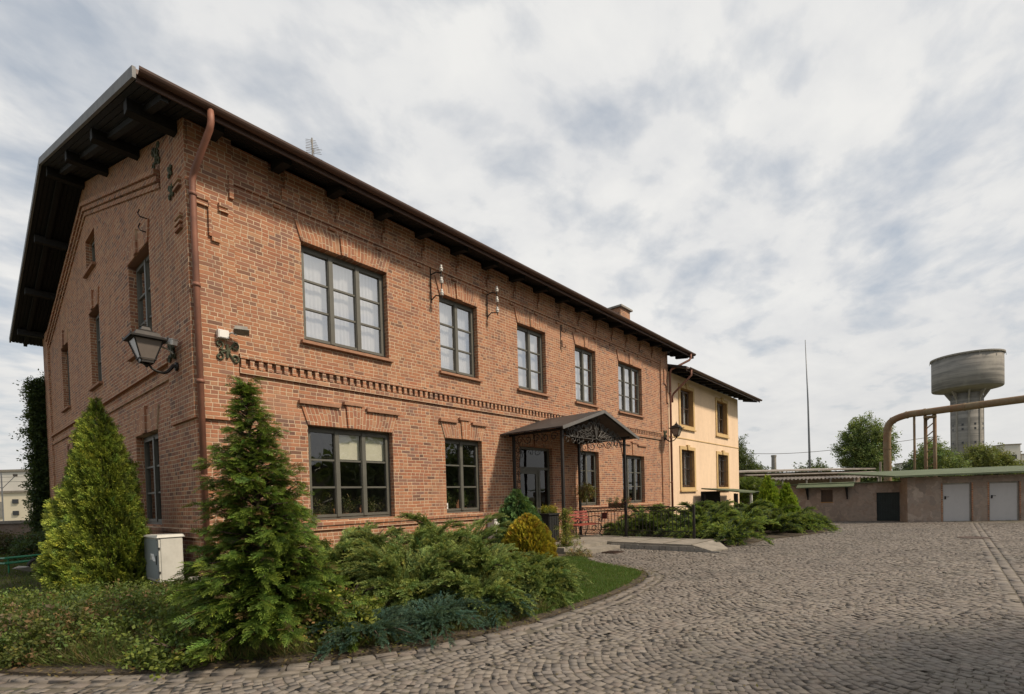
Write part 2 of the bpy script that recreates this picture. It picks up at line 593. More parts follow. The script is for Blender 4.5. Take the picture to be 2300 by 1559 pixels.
def t_broad(rng, n=26, w=.16, l=.26):
    """cluster of broad leaves round a twig along +X"""
    a = rng.random(n)
    off = rng.normal(0, .20, (n, 3))
    P = np.stack([a, 0 * a, 0 * a], 1) + off
    D = rng.normal(0, 1, (n, 3)) + np.array((.6, 0, -.1)); D /= np.linalg.norm(D, axis=1, keepdims=True)
    N = rng.normal(0, .7, (n, 3)) + np.array((0, 0, .8))
    N -= D * (N * D).sum(1, keepdims=True); N /= np.linalg.norm(N, axis=1, keepdims=True)
    return diamonds(P, D, l * (.6 + .8 * rng.random(n)), w * (.6 + .8 * rng.random(n)), N), a


class Fol:
    def __init__(s):
        s.V, s.C = [], []

    def spray(s, tm, P, D, scale, c0, c1, up=(0, 0, 1), upj=.35, cj=.22, rng=RNG, mask=None, alt=None, altp=0.0):
        """place copies of the templates tm at P with directions D"""
        P = np.asarray(P, float); n = len(P)
        if n == 0:
            return s
        D = np.asarray(D, float); D = D / (np.linalg.norm(D, axis=1, keepdims=True) + 1e-9)
        U = (np.tile(np.asarray(up, float), (n, 1)) if np.ndim(up) == 1 else np.asarray(up, float)) + rng.normal(0, upj, (n, 3))
        U -= D * (U * D).sum(1, keepdims=True); U /= np.linalg.norm(U, axis=1, keepdims=True) + 1e-9
        Y = np.cross(U, D)
        F = np.stack([D, Y, U], 1)
        sc = np.asarray(scale, float) * np.ones(n)
        which = rng.integers(0, len(tm), n)
        c0 = np.asarray(c0, float); c1 = np.asarray(c1, float)
        br = np.clip(1 + rng.normal(0, cj, n), .45, 1.8)
        hue = rng.normal(0, .10, n)
        for i, (T, tp) in enumerate(tm):
            k = np.where(which == i)[0]
            if not len(k):
                continue
            W = np.einsum("nva,kab->knvb", T, F[k]) * sc[k][:, None, None, None] + P[k][:, None, None, :]
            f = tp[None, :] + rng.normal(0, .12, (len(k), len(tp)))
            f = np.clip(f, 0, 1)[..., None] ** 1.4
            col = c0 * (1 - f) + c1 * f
            if alt is not None:
                isalt = (rng.random(len(k)) < altp)[:, None, None]
                col = np.where(isalt, np.asarray(alt, float) * (.6 + .6 * f), col)
            col = col * br[k][:, None, None]
            col = col * (1 + np.stack([hue[k], 0 * hue[k], -hue[k]], -1)[:, None, :])
            s.V.append(W.reshape(-1, 4, 3)); s.C.append(np.clip(col, 0, 1).reshape(-1, 3))
        return s

    def quads(s, Q, C):
        s.V.append(np.asarray(Q, float)); s.C.append(np.asarray(C, float)); return s

    def build(s, name, parent=None, mat=None, org=(0, 0, 0), zmin=None):
        Q = np.concatenate(s.V); Cc = np.concatenate(s.C)
        if zmin is not None:
            k = Q[:, :, 2].min(1) > zmin
            Q, Cc = Q[k], Cc[k]
        o0 = ORG[parent.name] if parent is not None else np.array(org, float)
        V = (Q.reshape(-1, 3) - o0).astype(np.float32)
        n = len(Q)
        me = bpy.data.meshes.new(name)
        me.vertices.add(n * 4); me.vertices.foreach_set("co", V.ravel())
        me.loops.add(n * 4); me.loops.foreach_set("vertex_index", np.arange(n * 4, dtype=np.int32))
        me.polygons.add(n); me.polygons.foreach_set("loop_start", np.arange(0, n * 4, 4, dtype=np.int32))
        me.update(calc_edges=True)
        at = me.attributes.new("Col", "FLOAT_COLOR", "POINT")
        cc = np.ones((n * 4, 4), np.float32); cc[:, :3] = np.repeat(Cc, 4, 0)
        at.data.foreach_set("color", cc.ravel())
        me.materials.append(mat or M["leaf"])
        return link(name, me, parent, org)


FAN = [t_fan(RNG, 8, .46, 3, .055) for _ in range(5)]
FANT = [t_fan(RNG, 6, .5, 2, .075, .05 + .3 * RNG.random()) for _ in range(7)]
FAND = [t_fan(RNG, 9, .42, 3, .045, .22) for _ in range(5)]
FANS = [t_fan(RNG, 6, .5, 2, .11) for _ in range(4)]
PLUME = [t_plume(RNG, 12, .30, 2, .042) for _ in range(5)]
PLUMES = [t_plume(RNG, 8, .34, 2, .06) for _ in range(4)]
BROAD = [t_broad(RNG) for _ in range(5)]
BROADF = [t_broad(RNG, 16, .22, .34) for _ in range(4)]


def trunk(parent, base, top, r, lean=(0, 0), limbs=0, spread=1.0, rng=RNG, mat=None):
    mb = MB()
    b = np.array(base, float)
    pts = []; rs = []
    for i in range(6):
        t_ = i / 5
        pts.append(b + np.array([lean[0] * t_ + .03 * math.sin(i * 2.1) * r * 8, lean[1] * t_, (top - b[2]) * t_])); rs.append(r * (1.15 - .9 * t_))
    mb.tube(pts, r, 7, True, rs)
    for k in range(limbs):
        t_ = .25 + .65 * rng.random()
        p = b + np.array([lean[0] * t_, lean[1] * t_, (top - b[2]) * t_])
        a = rng.random() * math.tau; L = spread * (1.1 - t_ * .6)
        q = p + np.array([math.cos(a) * L, math.sin(a) * L, L * .55])
        mb.tube([p, (p + q) / 2 + np.array([0, 0, L * .06]), q], r * .3, 5, True, [r * .4, r * .25, r * .08])
    return mb.build("trunk", mat or M["bark"], parent, True)


def cone_tree(name, base, h, prof, n, scale, c0, c1, label, cat, lean=(0, 0), seed=1, tm=None, updir=.9, group=None, lump=.10, inner=.25, alt=None, altp=0, zmin=.02):
    rng = np.random.default_rng(seed)
    t_ = thing(name, base, label, cat, group)
    trunk(t_, base, base[2] + h * .85, .04 * max(h, 1) ** .5, lean)
    f = Fol()
    zz = rng.random(n * 3)
    rr = np.interp(zz, [p[0] for p in prof], [p[1] for p in prof])
    keep = rng.random(n * 3) < (rr / max(p[1] for p in prof)) * .9 + .1
    zz = zz[keep][:n]; rr = rr[keep][:n]; k = len(zz)
    az = rng.random(k) * math.tau
    # lumpy outline: a few low-frequency waves
    lw = 1 + lump * np.sin(az * 3 + zz * 9 + seed) + lump * .8 * np.sin(az * 5 - zz * 17) + lump * .6 * np.sin(az * 9 + zz * 31)
    rad = rr * lw * np.where(rng.random(k) < inner, .35 + .5 * rng.random(k), .86 + .14 * rng.random(k)) - scale * .5
    rad = np.clip(rad, .02, None)
    P = np.stack([base[0] + lean[0] * zz + rad * np.cos(az), base[1] + lean[1] * zz + rad * np.sin(az), base[2] + zz * h * .98], 1)
    out = np.stack([np.cos(az), np.sin(az), 0 * az], 1)
    D = out * (.75 + .3 * rng.random((k, 1))) + np.array([0, 0, updir]) + rng.normal(0, .22, (k, 3))
    tang = np.stack([-np.sin(az), np.cos(az), 0 * az], 1)
    U = tang + rng.normal(0, .5, (k, 3)) + out * .3
    f.spray(tm or FAN, P, D, scale * (.7 + .6 * rng.random(k)) * np.clip(.45 + rr / max(p[1] for p in prof), .5, 1.1), c0, c1, U, .3, .24, rng, alt=alt, altp=altp)
    f.build("crown", t_, M["leafthick"], zmin=base[2] + zmin)
    return t_


def plume_bush(name, base, r, h, n, label, seed, c0, c1, s=.34, tm=None, el=(8, 60), group=None, az0=0, azr=math.tau, core=True, cat="juniper", squash=1.0, alt=None, altp=0):
    """spreading juniper: long arching plumes from a low centre"""
    rng = np.random.default_rng(seed)
    t_ = thing(name, base, label, cat, group)
    f = Fol()
    st = MB()
    for i in range(n):
        az = az0 + azr * (i * .618 % 1) + rng.normal(0, .15)
        e = R(el[0] + (el[1] - el[0]) * rng.random() ** .9)
        L = (math.cos(e) * r + math.sin(e) * h) * (.72 + .42 * rng.random())
        d = np.array([math.cos(az) * math.cos(e), math.sin(az) * math.cos(e) * squash, math.sin(e)])
        p0 = np.array(base) + np.array([rng.normal(0, .08 * r), rng.normal(0, .08 * r), .04])
        ts = np.linspace(.12, 1, 9 + int(L * 12))
        nod = -.22 * L * ts ** 2.4
        C = p0 + d * L * ts[:, None] + np.array([0, 0, 1]) * (nod + .10 * L * np.sin(ts * math.pi))[:, None]
        C[:, 2] = np.maximum(C[:, 2], base[2] + .05)
        tan = np.gradient(C, axis=0); tan /= np.linalg.norm(tan, axis=1, keepdims=True)
        if i % 3 == 0:
            st.tube([C[0], C[len(C) // 2], C[-2]], .012, 4, True, [.018, .011, .004])
        side = np.cross(tan, np.array([0, 0, 1.])); side /= np.linalg.norm(side, axis=1, keepdims=True) + 1e-9
        for rep in range(3):
            sd = np.where(rng.random(len(ts)) < .5, -1, 1)[:, None] * (.10 + .62 * rng.random((len(ts), 1)))
            D = tan * 1.0 + side * sd + np.array([0, 0, .22]) + rng.normal(0, .15, C.shape)
            bright = (.72, .9, 1.0, 1.18)[i % 4]
            f.spray(tm or PLUME, C + rng.normal(0, .025, C.shape), D, s * (1.05 - .5 * ts) * (.7 + .5 * rng.random(len(ts))) , np.array(c0) * bright, np.array(c1) * bright, (0, 0, 1), .4, .16, rng, alt=alt, altp=altp)
        f.spray(tm or PLUME, C[-1:], tan[-1:], s * .8, c0, c1, (0, 0, 1), .3, .1, rng)
    st.build("stem", M["bark"], t_, True)
    f.build("foliage", t_, M["leafthick"], zmin=base[2] - .02)
    return t_


def crown_tree(name, base, h, crown, n, leafs, c0, c1, label, seed, cat="tree", group=None, tm=None, r_tr=.2, alt=None, altp=0):
    """broadleaf tree: crown = list of (dx,dy,z,rx,rz) clumps"""
    rng = np.random.default_rng(seed)
    t_ = thing(name, base, label, cat, group)
    crown = [(c[0] * .8, c[1] * .8, c[2], c[3] * .8, c[4]) for c in crown]
    mb = MB()
    b = np.array(base, float)
    tp = max(c[2] for c in crown)
    mb.tube([b, b + (0, 0, tp * .3), b + (.05 * h * .2, 0, tp * .65), b + (0, 0, tp * .95)], r_tr, 7, True, [r_tr * 1.2, r_tr, r_tr * .6, r_tr * .2])
    for c in crown:
        q = b + np.array([c[0], c[1], c[2]]); p = b + np.array([0, 0, c[2] * .45])
        mb.tube([p, (p + q) / 2 + (0, 0, .1 * h * .3), q], r_tr * .3, 5, True, [r_tr * .45, r_tr * .3, r_tr * .1])
    mb.build("trunk", M["bark"], t_, True)
    f = Fol()
    tot = sum(c[3] ** 2 * c[4] for c in crown)
    for c in crown:
        k = max(12, int(n * c[3] ** 2 * c[4] / tot))
        v = rng.normal(0, 1, (k, 3)); v /= np.linalg.norm(v, axis=1, keepdims=True)
        rad = (.35 + .65 * rng.random(k) ** .5)[:, None]
        rad *= 1 + .18 * np.sin(v[:, :1] * 7 + seed) + .15 * np.sin(v[:, 2:] * 9)
        P = b + np.array([c[0], c[1], c[2]]) + v * rad * np.array([c[3], c[3], c[4]])
        D = v + rng.normal(0, .5, (k, 3)) + (0, 0, .1)
        f.spray(tm or BROAD, P, D, leafs * (.7 + .6 * rng.random(k)), np.array(c0) * (.85 + .3 * rng.random()), c1, (0, 0, 1), .5, .25, rng, alt=alt, altp=altp)
    f.build("crown", t_)
    return t_
#SPLIT
# ------------------------------------------------------------------ world and sun
SUN_EL, SUN_AZ = R(45), R(20)      # azimuth measured from -Y towards +X
sdir = Vector((math.sin(SUN_AZ) * math.cos(SUN_EL), -math.cos(SUN_AZ) * math.cos(SUN_EL), math.sin(SUN_EL)))
sl = bpy.data.lights.new("sun", "SUN")
sl.energy = 3.3
sl.angle = R(6.0)
sl.color = (1.0, .855, .68)
so = bpy.data.objects.new("sun", sl)
so.rotation_euler = sdir.to_track_quat("Z", "Y").to_euler()
so.location = (0, -20, 30)
COL.objects.link(so)

w = bpy.data.worlds.new("World")
scene.world = w
w.use_nodes = True
nt = w.node_tree
nt.nodes.clear()


class WT(NT):
    def __init__(s, tree):
        s.t = tree
        s.out = tree.nodes.new("ShaderNodeOutputWorld")


t = WT(nt)
sky = t.n("ShaderNodeTexSky", sky_type="NISHITA")
sky.sun_disc = False
sky.sun_elevation = SUN_EL
sky.sun_rotation = math.atan2(sdir.x, sdir.y)
sky.air_density = 1.2
sky.dust_density = 2.0
gen = t.n("ShaderNodeTexCoord").outputs["Generated"]
gx, gy, gz = t.sep(gen)
zz = t.math("ADD", t.math("MAXIMUM", gz, 0.0), .16)
px = t.math("DIVIDE", gx, zz)
py = t.math("DIVIDE", gy, zz)
pv = t.comb(px, py, 0.0)
warp = t.noise(pv, .8, 3, .5, 0, 1)
pw = t.n("ShaderNodeVectorMath", operation="MULTIPLY_ADD", ins={0: warp, 1: (.35, .35, 0), 2: pv}).outputs[0]
mp = t.n("ShaderNodeMapping")
t.set(mp.inputs[0], pw)
mp.inputs["Rotation"].default_value = (0, 0, R(-62))
mp.inputs["Scale"].default_value = (1.0, 1.35, 1)
big = t.noise(mp.outputs[0], .60, 4, .5, 0)
mid = t.noise(mp.outputs[0], 2.3, 7, .58, .1)
fine = t.noise(mp.outputs[0], 6.0, 5, .55, .1)
vor = t.noise(mp.outputs[0], 3.6, 3, .5, .0)
lowhz = t.rng(gz, .02, .34, .22, 0)
leftb = t.rng(t.math("ADD", t.math("MULTIPLY", gx, .72), t.math("MULTIPLY", gy, -.69)), -.80, -.2, -.17, .0)
cov = t.math("ADD", t.math("MULTIPLY", big, .55), t.math("ADD", t.math("MULTIPLY", mid, .52), t.math("ADD", t.math("MULTIPLY", fine, .50), t.math("MULTIPLY", t.math("SUBTRACT", vor, .5), .55))))
cov = t.math("ADD", t.math("ADD", cov, lowhz), leftb)
cover = t.rng(cov, .56, .84, .30, 1.0)
mul = t.n("ShaderNodeMix", data_type="RGBA")
mul.inputs[0].default_value = .62
t.set(mul.inputs[6], t.n("ShaderNodeVectorMath", operation="SCALE", ins={0: sky.outputs[0], "Scale": .075}).outputs[0])
mul.inputs[7].default_value = (.33, .38, .44, 1)
shade = t.rng(t.math("ADD", t.math("MULTIPLY", mid, .45), t.math("ADD", t.math("MULTIPLY", fine, .25), t.math("MULTIPLY", big, .5))), .46, .72)
cloud = t.mix(shade, (.49, .50, .52), (.64, .635, .62))
cloud = t.mix(t.rng(gz, .0, .30, .8, 0), cloud, (.545, .54, .525))
colr = t.mix(cover, mul.outputs[2], cloud)
bg = t.n("ShaderNodeBackground")
t.set(bg.inputs[0], colr)
bg.inputs[1].default_value = 1.0
nt.links.new(bg.outputs[0], t.out.inputs[0])

scene.view_settings.view_transform = "Standard"
scene.view_settings.look = "None"
scene.view_settings.exposure = 0.42
scene.view_settings.gamma = 1.0
scene.cycles.use_denoising = True
scene.cycles.max_bounces = 8
scene.cycles.transparent_max_bounces = 16
scene.cycles.sample_clamp_indirect = 4

# ------------------------------------------------------------------ ground
KERB = [(-9.5, 8.5), (-6.5, 3.6), (-4.6, 0.5), (-3.3, -1.75), (-2.64, -2.95), (-2.14, -3.75), (-1.58, -4.32), (-1.03, -4.82), (-.58, -5.14), (-.05, -5.42), (.41, -5.60), (.99, -5.75),
        (1.74, -5.84), (2.6, -5.86), (3.5, -5.82), (4.4, -5.70), (5.1, -5.55), (5.6, -5.36), (5.95, -5.05), (6.15, -4.6), (6.35, -4.1), (6.65, -3.6), (7.1, -3.1), (7.5, -2.75)]


def smooth_path(pts, n=6):
    out = []
    P = [np.array(p, float) for p in pts]
    for i in range(len(P) - 1):
        p0 = P[max(i - 1, 0)]; p1 = P[i]; p2 = P[i + 1]; p3 = P[min(i + 2, len(P) - 1)]
        for k in range(n):
            q = k / n
            out.append(.5 * ((2 * p1) + (-p0 + p2) * q + (2 * p0 - 5 * p1 + 4 * p2 - p3) * q * q + (-p0 + 3 * p1 - 3 * p2 + p3) * q ** 3))
    out.append(P[-1])
    return np.array(out)


KP = smooth_path(KERB)
BED = np.vstack([KP, [(7.5, -.0), (19, 0), (19, 16), (0, 30), (-9.5, 30)]])
RBED = np.array([(11.55, 0), (11.55, -4.55), (11.2, -5.1), (12.3, -5.3), (13.9, -5.35), (15.3, -5.85), (16.8, -6.25), (18.3, -6.35), (19.4, -5.7), (20.2, -4.9), (21.8, -3.4), (24.1, -2.6), (24.1, 0)])
PLAT = np.array([(7.5, 0), (7.5, -2.62), (9.72, -2.62), (9.62, -5.13), (10.7, -5.21), (11.55, -4.6), (11.6, 0)])


def inside(P, poly):
    x, y = P[:, 0], P[:, 1]
    c = np.zeros(len(P), bool)
    n = len(poly)
    j = n - 1
    for i in range(n):
        xi, yi = poly[i]; xj, yj = poly[j]
        k = ((yi > y) != (yj > y)) & (x < (xj - xi) * (y - yi) / (yj - yi + 1e-12) + xi)
        c ^= k
        j = i
    return c


gm = NT("dry_earth_and_grass")
gp = gm.pos()
gc = gm.mix(gm.rng(gm.noise(gp, .15, 6), .4, .6), (.085, .095, .04), (.16, .135, .09))
gc = gm.mix(gm.rng(gm.noise(gp, 2.5, 6), .4, .7, 0, .6), gc, (.06, .07, .03))
M["ground"] = gm.done(gm.pr(gc, .95, 0, gm.bump(gm.noise(gp, 5, 6), .6, .05), .1))
mb = MB()
mb.poly([(-900, -700, -.07), (1500, -700, -.07), (1500, 1300, -.07), (-900, 1300, -.07)])
tag(mb.build("ground", M["ground"]), "dry earth and grass reaching to the horizon", kind="structure")

jm = NT("dark_joint_sand")
jp = jm.pos()
jc = jm.mix(jm.rng(jm.noise(jp, 3, 6), .4, .65), (.15, .13, .105), (.10, .09, .070))
jc = jm.mix(jm.rng(jm.noise(jp, .9, 4), .58, .7, 0, .6), jc, (.05, .065, .025))
M["joint"] = jm.done(jm.pr(jc, .95, 0, jm.bump(jm.noise(jp, 40, 4), .6, .01), .1))

sm = NT("granite_setts")
sp_ = sm.pos()
sa = sm.n("ShaderNodeAttribute", attribute_name="Col").outputs[0]
sc_ = sm.mix(sm.rng(sm.noise(sp_, 34, 5, .7), .3, .72, 0, .45), sa, (.105, .092, .078))
sc_ = sm.mix(sm.rng(sm.noise(sp_, .45, 4, .6), .35, .7, 0, .38), sc_, (.150, .128, .112))
sc_ = sm.mix(sm.rng(sm.noise(sp_, .22, 5, .7, .5), .50, .60, 0, .30), sc_, (.085, .078, .070))
sc_ = sm.mix(sm.rng(sm.noise(sp_, 1.1, 5, .6), .55, .75, 0, .35), sc_, (.10, .105, .085))
M["sett"] = sm.done(sm.pr(sc_, .78, 0, sm.bump(sm.noise(sp_, 45, 5, .7), .55, .006), .28))

# joint bed under the setts
ym = MB()
ym.poly([(-14, -22, -.006), (30, -22, -.006), (30, 0, -.006), (-14, 0, -.006)])
joint = ym.build("yard_bedding", M["joint"])
tag(joint, "dark sand bedding showing between the paving setts", kind="structure")

# setts: laid in segmental arcs
rng = np.random.default_rng(5)
pts, ang, siz = [], [], []
LW = 1.15
phi = R(62)                       # lane direction
ca, sa2 = math.cos(phi), math.sin(phi)
for lane in range(-36, 40):
    for k in range(-400, 400):
        t0 = k * .080
        s_ = -LW / 2
        while s_ < LW / 2 - .03:
            wd = .066 + .030 * rng.random()
            sc = s_ + wd / 2
            q = sc / (LW / 2)
            tt = t0 + .24 * (1 - q * q) + rng.normal(0, .007) + (.05 if lane % 2 else 0) + .03 * math.sin(lane * 1.7 + k * .21)
            al = math.atan2(-.24 * 2 * q / (LW / 2), 1)
            X = sc + lane * LW
            pts.append((X * ca - tt * sa2, X * sa2 + tt * ca)); ang.append(phi + al + rng.normal(0, .06)); siz.append((wd - .0055, .0745 + rng.normal(0, .005)))
            s_ += wd
pts = np.array(pts) + np.array([3.0, -6.0]); ang = np.array(ang); siz = np.array(siz)
rel = pts - CAM[:2]
f2 = fw[:2] / np.linalg.norm(fw[:2]); r2d = np.array([f2[1], -f2[0]])
dep = rel @ f2; lat = rel @ r2d
keep = (dep > 1.2) & (np.abs(lat) < dep * 1.06 + 1.2) & (pts[:, 1] < -.02) & (pts[:, 0] < 24.6) & (pts[:, 0] > -6)
keep &= ~inside(pts, BED) & ~inside(pts, RBED) & ~inside(pts, PLAT)
# clear the straight gutter strip and a kerb band
keep &= ~((np.abs(pts[:, 1] + 10.35) < .19) & (pts[:, 0] > 5.0))
dk = np.min(np.linalg.norm(pts[:, None, :] - KP[None, ::2, :], axis=2) if len(pts) < 1 else np.stack([np.hypot(pts[:, 0] - q[0], pts[:, 1] - q[1]) for q in KP]), axis=0)
keep &= dk > .30
pts, ang, siz = pts[keep], ang[keep], siz[keep]
ex_p, ex_a, ex_s, ex_z = [], [], [], []
for rowi, yy in enumerate((-10.50, -10.35, -10.20)):
    x_ = 5.0 + rowi * .05
    while x_ < 24:
        l_ = .16 + .03 * rng.random()
        ex_p.append((x_ + l_ / 2, yy)); ex_a.append(0); ex_s.append((l_ - .014, .128)); ex_z.append(.001)
        x_ += l_
# kerb: two rows of setts along the bed
seg = np.diff(KP, axis=0); ln = np.hypot(seg[:, 0], seg[:, 1]); cum = np.r_[0, np.cumsum(ln)]
for off, zt, sw in ((.20, .000, .10), (.085, .022, .115)):
    d_ = 0
    while d_ < cum[-1]:
        l_ = (.13 if off > .1 else .17) + .05 * rng.random()
        c_ = d_ + l_ / 2
        i = min(np.searchsorted(cum, c_) - 1, len(ln) - 1); i = max(i, 0)
        q = (c_ - cum[i]) / ln[i]
        p = KP[i] + seg[i] * q; tdir = seg[i] / ln[i]; nrm = np.array([tdir[1], -tdir[0]])
        # outward = towards the yard
        pp = p + nrm * off * (1 if not inside(np.array([p + nrm * .3]), BED)[0] else -1)
        ex_p.append(pp); ex_a.append(math.atan2(tdir[1], tdir[0]) + rng.normal(0, .03)); ex_s.append((l_ - .012, sw)); ex_z.append(zt)
        d_ += l_
na = len(pts)
pts = np.vstack([pts, np.array(ex_p)]); ang = np.r_[ang, ex_a]; siz = np.vstack([siz, np.array(ex_s)])
zt = np.r_[rng.normal(0, .0018, na), np.array(ex_z) + rng.normal(0, .003, len(ex_z))]
n = len(pts)
cr = np.array([(-1, -1), (1, -1), (1, 1), (-1, 1)], float) * .5
def ring(scale, jit, z):
    c = cr[None] * (siz[:, None, :] * scale) + rng.normal(0, jit, (n, 4, 2))
    cs, sn = np.cos(ang)[:, None], np.sin(ang)[:, None]
    X = c[..., 0] * cs - c[..., 1] * sn + pts[:, :1]; Y = c[..., 0] * sn + c[..., 1] * cs + pts[:, 1:]
    return np.stack([X, Y, z[:, None] + rng.normal(0, .0013, (n, 4))], -1)
rb = ring(1.0, .0045, zt - .045); rm = ring(1.0, .004, zt - .004); rt_ = ring(.95, .0030, zt)
rm[..., :2] = rb[..., :2]
V = np.concatenate([rb, rm, rt_], 1)        # n,12,3
fc = []
for a, b in ((0, 4), (4, 8)):
    for k in range(4):
        fc.append((a + k, a + (k + 1) % 4, b + (k + 1) % 4, b + k))
fc.append((8, 9, 10, 11))
fc = np.array(fc)
F = (fc[None] + (np.arange(n) * 12)[:, None, None]).reshape(-1, 4)
me = bpy.data.meshes.new("cobbled_yard")
me.vertices.add(n * 12); me.vertices.foreach_set("co", V.astype(np.float32).ravel())
me.loops.add(F.size); me.loops.foreach_set("vertex_index", F.astype(np.int32).ravel())
me.polygons.add(len(F)); me.polygons.foreach_set("loop_start", np.arange(0, F.size, 4, dtype=np.int32))
me.update(calc_edges=True)
pal = np.array([1.20, 1.18, 1.16]) * np.array([(.175, .155, .130), (.155, .135, .115), (.195, .175, .148), (.145, .132, .118), (.172, .142, .122), (.135, .120, .106), (.185, .170, .156)])
cc = (pal[rng.integers(0, len(pal), n)] * .6 + pal.mean(0) * .4) * (1 + rng.normal(0, .09, (n, 1)))
cc[na:] = cc[na:] * .95
a4 = np.ones((n * 12, 4), np.float32); a4[:, :3] = np.repeat(cc, 12, 0)
me.attributes.new("Col", "FLOAT_COLOR", "POINT").data.foreach_set("color", a4.ravel())
me.materials.append(M["sett"])
tag(link("cobbled_yard", me), "grey granite setts laid in arcs across the yard", kind="structure")

# planted bed soil, slightly raised and uneven
def soil_sheet(name, poly, z, label, step=.35, amp=.03):
    poly = np.array(poly)
    x0, y0 = poly.min(0); x1, y1 = poly.max(0)
    mb = MB()
    mb.prism([tuple(p) for p in poly], -.06, z)
    tag(mb.build(name, M["soil"]), label, kind="structure")
soil_sheet("garden_bed", np.vstack([KP, [(7.5, -.0), (0, 0), (0, 30), (-9.5, 30)]]), .035, "dark soil of the planted bed in front of the brick building")
soil_sheet("garden_bed", np.array([tuple(p) for p in RBED]), .03, "dark soil under the juniper bed by the yellow building")


def grass(name, poly, n, h, cols, label, seed, z=.035, wd=.006, excl=None, lean=.5, kind="stuff"):
    rng = np.random.default_rng(seed)
    poly = np.array(poly)
    x0, y0 = poly.min(0); x1, y1 = poly.max(0)
    P = np.stack([x0 + (x1 - x0) * rng.random(n * 3), y0 + (y1 - y0) * rng.random(n * 3)], 1)
    k = inside(P, poly)
    P = P[k][:n]
    clump = np.sin(P[:, 0] * 7.1 + 1.3 * np.sin(P[:, 1] * 5)) * np.sin(P[:, 1] * 6.3)
    n = len(P)
    P3 = np.c_[P, np.full(n, z)]
    D = rng.normal(0, lean, (n, 3)); D[:, 2] = 1; D /= np.linalg.norm(D, axis=1, keepdims=True)
    H = h * (.5 + .8 * rng.random(n)) * (1 + .35 * clump)
    N = rng.normal(0, 1, (n, 3)); N -= D * (N * D).sum(1, keepdims=True); N /= np.linalg.norm(N, axis=1, keepdims=True)
    f = Fol()
    Q = diamonds(P3, D, H, wd * (.7 + .6 * rng.random(n)), N)
    C = np.array(cols)[rng.integers(0, len(cols), n)] * (1 + rng.normal(0, .15, (n, 1)))
    f.quads(Q, np.clip(C, 0, 1))
    o = f.build(name, None)
    return tag(o, label, "grass", kind=kind)


LAWN = [(1.7, -5.72), (2.7, -5.75), (3.5, -5.74), (4.4, -5.62), (5.1, -5.45), (5.6, -5.28), (5.9, -5.0), (6.08, -4.6), (6.25, -4.1), (6.5, -3.6), (6.9, -3.2), (7.3, -2.8), (6.2, -2.3), (4.6, -2.9), (2.6, -4.4), (1.6, -5.2)]
grass("lawn_grass", LAWN, 60000, .055, [(.055, .13, .022), (.075, .155, .03), (.10, .16, .035), (.12, .14, .04)], "short green lawn in the tip of the kerbed bed", 3, wd=.007)
grass("lawn_grass", [(-9, 3), (-3.4, -1.2), (-2.0, 1.8), (-.35, 3.4), (-.4, 15), (-9, 20)], 90000, .085, [(.055, .10, .02), (.08, .13, .03), (.12, .14, .04), (.10, .09, .04)], "rough lawn beside the brick gable", 4, wd=.010)
grass("lawn_grass", [(-3.5, -1.6), (-2.6, -2.85), (-1.6, -4.2), (-.9, -4.8), (-.3, -5.15), (.3, -5.4), (1.5, -5.72), (2.2, -5.7), (1.0, -4.2), (-.2, -2.6), (-1.0, -.5), (-2.5, 1.2)], 52000, .19, [(.09, .12, .03), (.05, .085, .02), (.15, .11, .045), (.11, .085, .04), (.10, .13, .03)], "straggly grass and dead stalks behind the front kerb", 6, wd=.007, lean=.8)
# fallen leaves and moss tufts on the kerb edge
rngl = np.random.default_rng(77)
kk = rngl.integers(20, len(KP) - 20, 900)
P = np.c_[KP[kk] + rngl.normal(0, .10, (900, 2)), .05 + .015 * rngl.random(900)]
D = rngl.normal(0, 1, (900, 3)); D[:, 2] *= .2; D /= np.linalg.norm(D, axis=1, keepdims=True)
N = np.tile((0, 0, 1.), (900, 1)) + rngl.normal(0, .3, (900, 3)); N -= D * (N * D).sum(1, keepdims=True); N /= np.linalg.norm(N, axis=1, keepdims=True)
f = Fol()
f.quads(diamonds(P, D, .03 + .03 * rngl.random(900), .02, N), np.array([(.16, .12, .05), (.10, .11, .03), (.20, .15, .07), (.09, .06, .03)])[rngl.integers(0, 4, 900)])
tag(f.build("fallen_leaves"), "small fallen leaves scattered along the kerb setts", "leaf litter", kind="stuff")

# weeds in the left foreground
rngw = np.random.default_rng(31)
n = 3200
P = np.stack([rngw.uniform(-3.4, .4, n), rngw.uniform(-5.2, 1.2, n)], 1)
k = inside(P, np.array([(-3.45, -1.5), (-2.5, -2.9), (-1.5, -4.15), (-.8, -4.7), (-.6, -3.0), (-.5, -.6), (-.9, .7), (-3.0, 1.8)]))
P = P[k]
f = Fol()
Pz = np.c_[P, .05 + .22 * rngw.random(len(P))]
D = rngw.normal(0, .7, (len(P), 3)) + (0, 0, .7)
f.spray(BROAD, Pz, D, .10 + .07 * rngw.random(len(P)), (.045, .07, .016), (.15, .20, .045), cj=.3, rng=rngw, alt=(.20, .14, .06), altp=.12)
tag(f.build("ground_cover"), "tangled low weeds with browning stems behind the front kerb", "weeds", kind="stuff")

# ------------------------------------------------------------------ brick building
X1, Y1 = 18.92, 15.78
house = thing("brick_house", (9, 8, 0), "long two storey red brick house with dark overhanging roof", "house")
ZB = -.06
EZ, RZ, OV, OG = 7.80, 10.40, .70, .85
SL = (RZ - EZ) / (Y1 / 2 + OV)
def roofz(y):
    return EZ + SL * (y + OV) if y < Y1 / 2 else EZ + SL * (Y1 + OV - y)


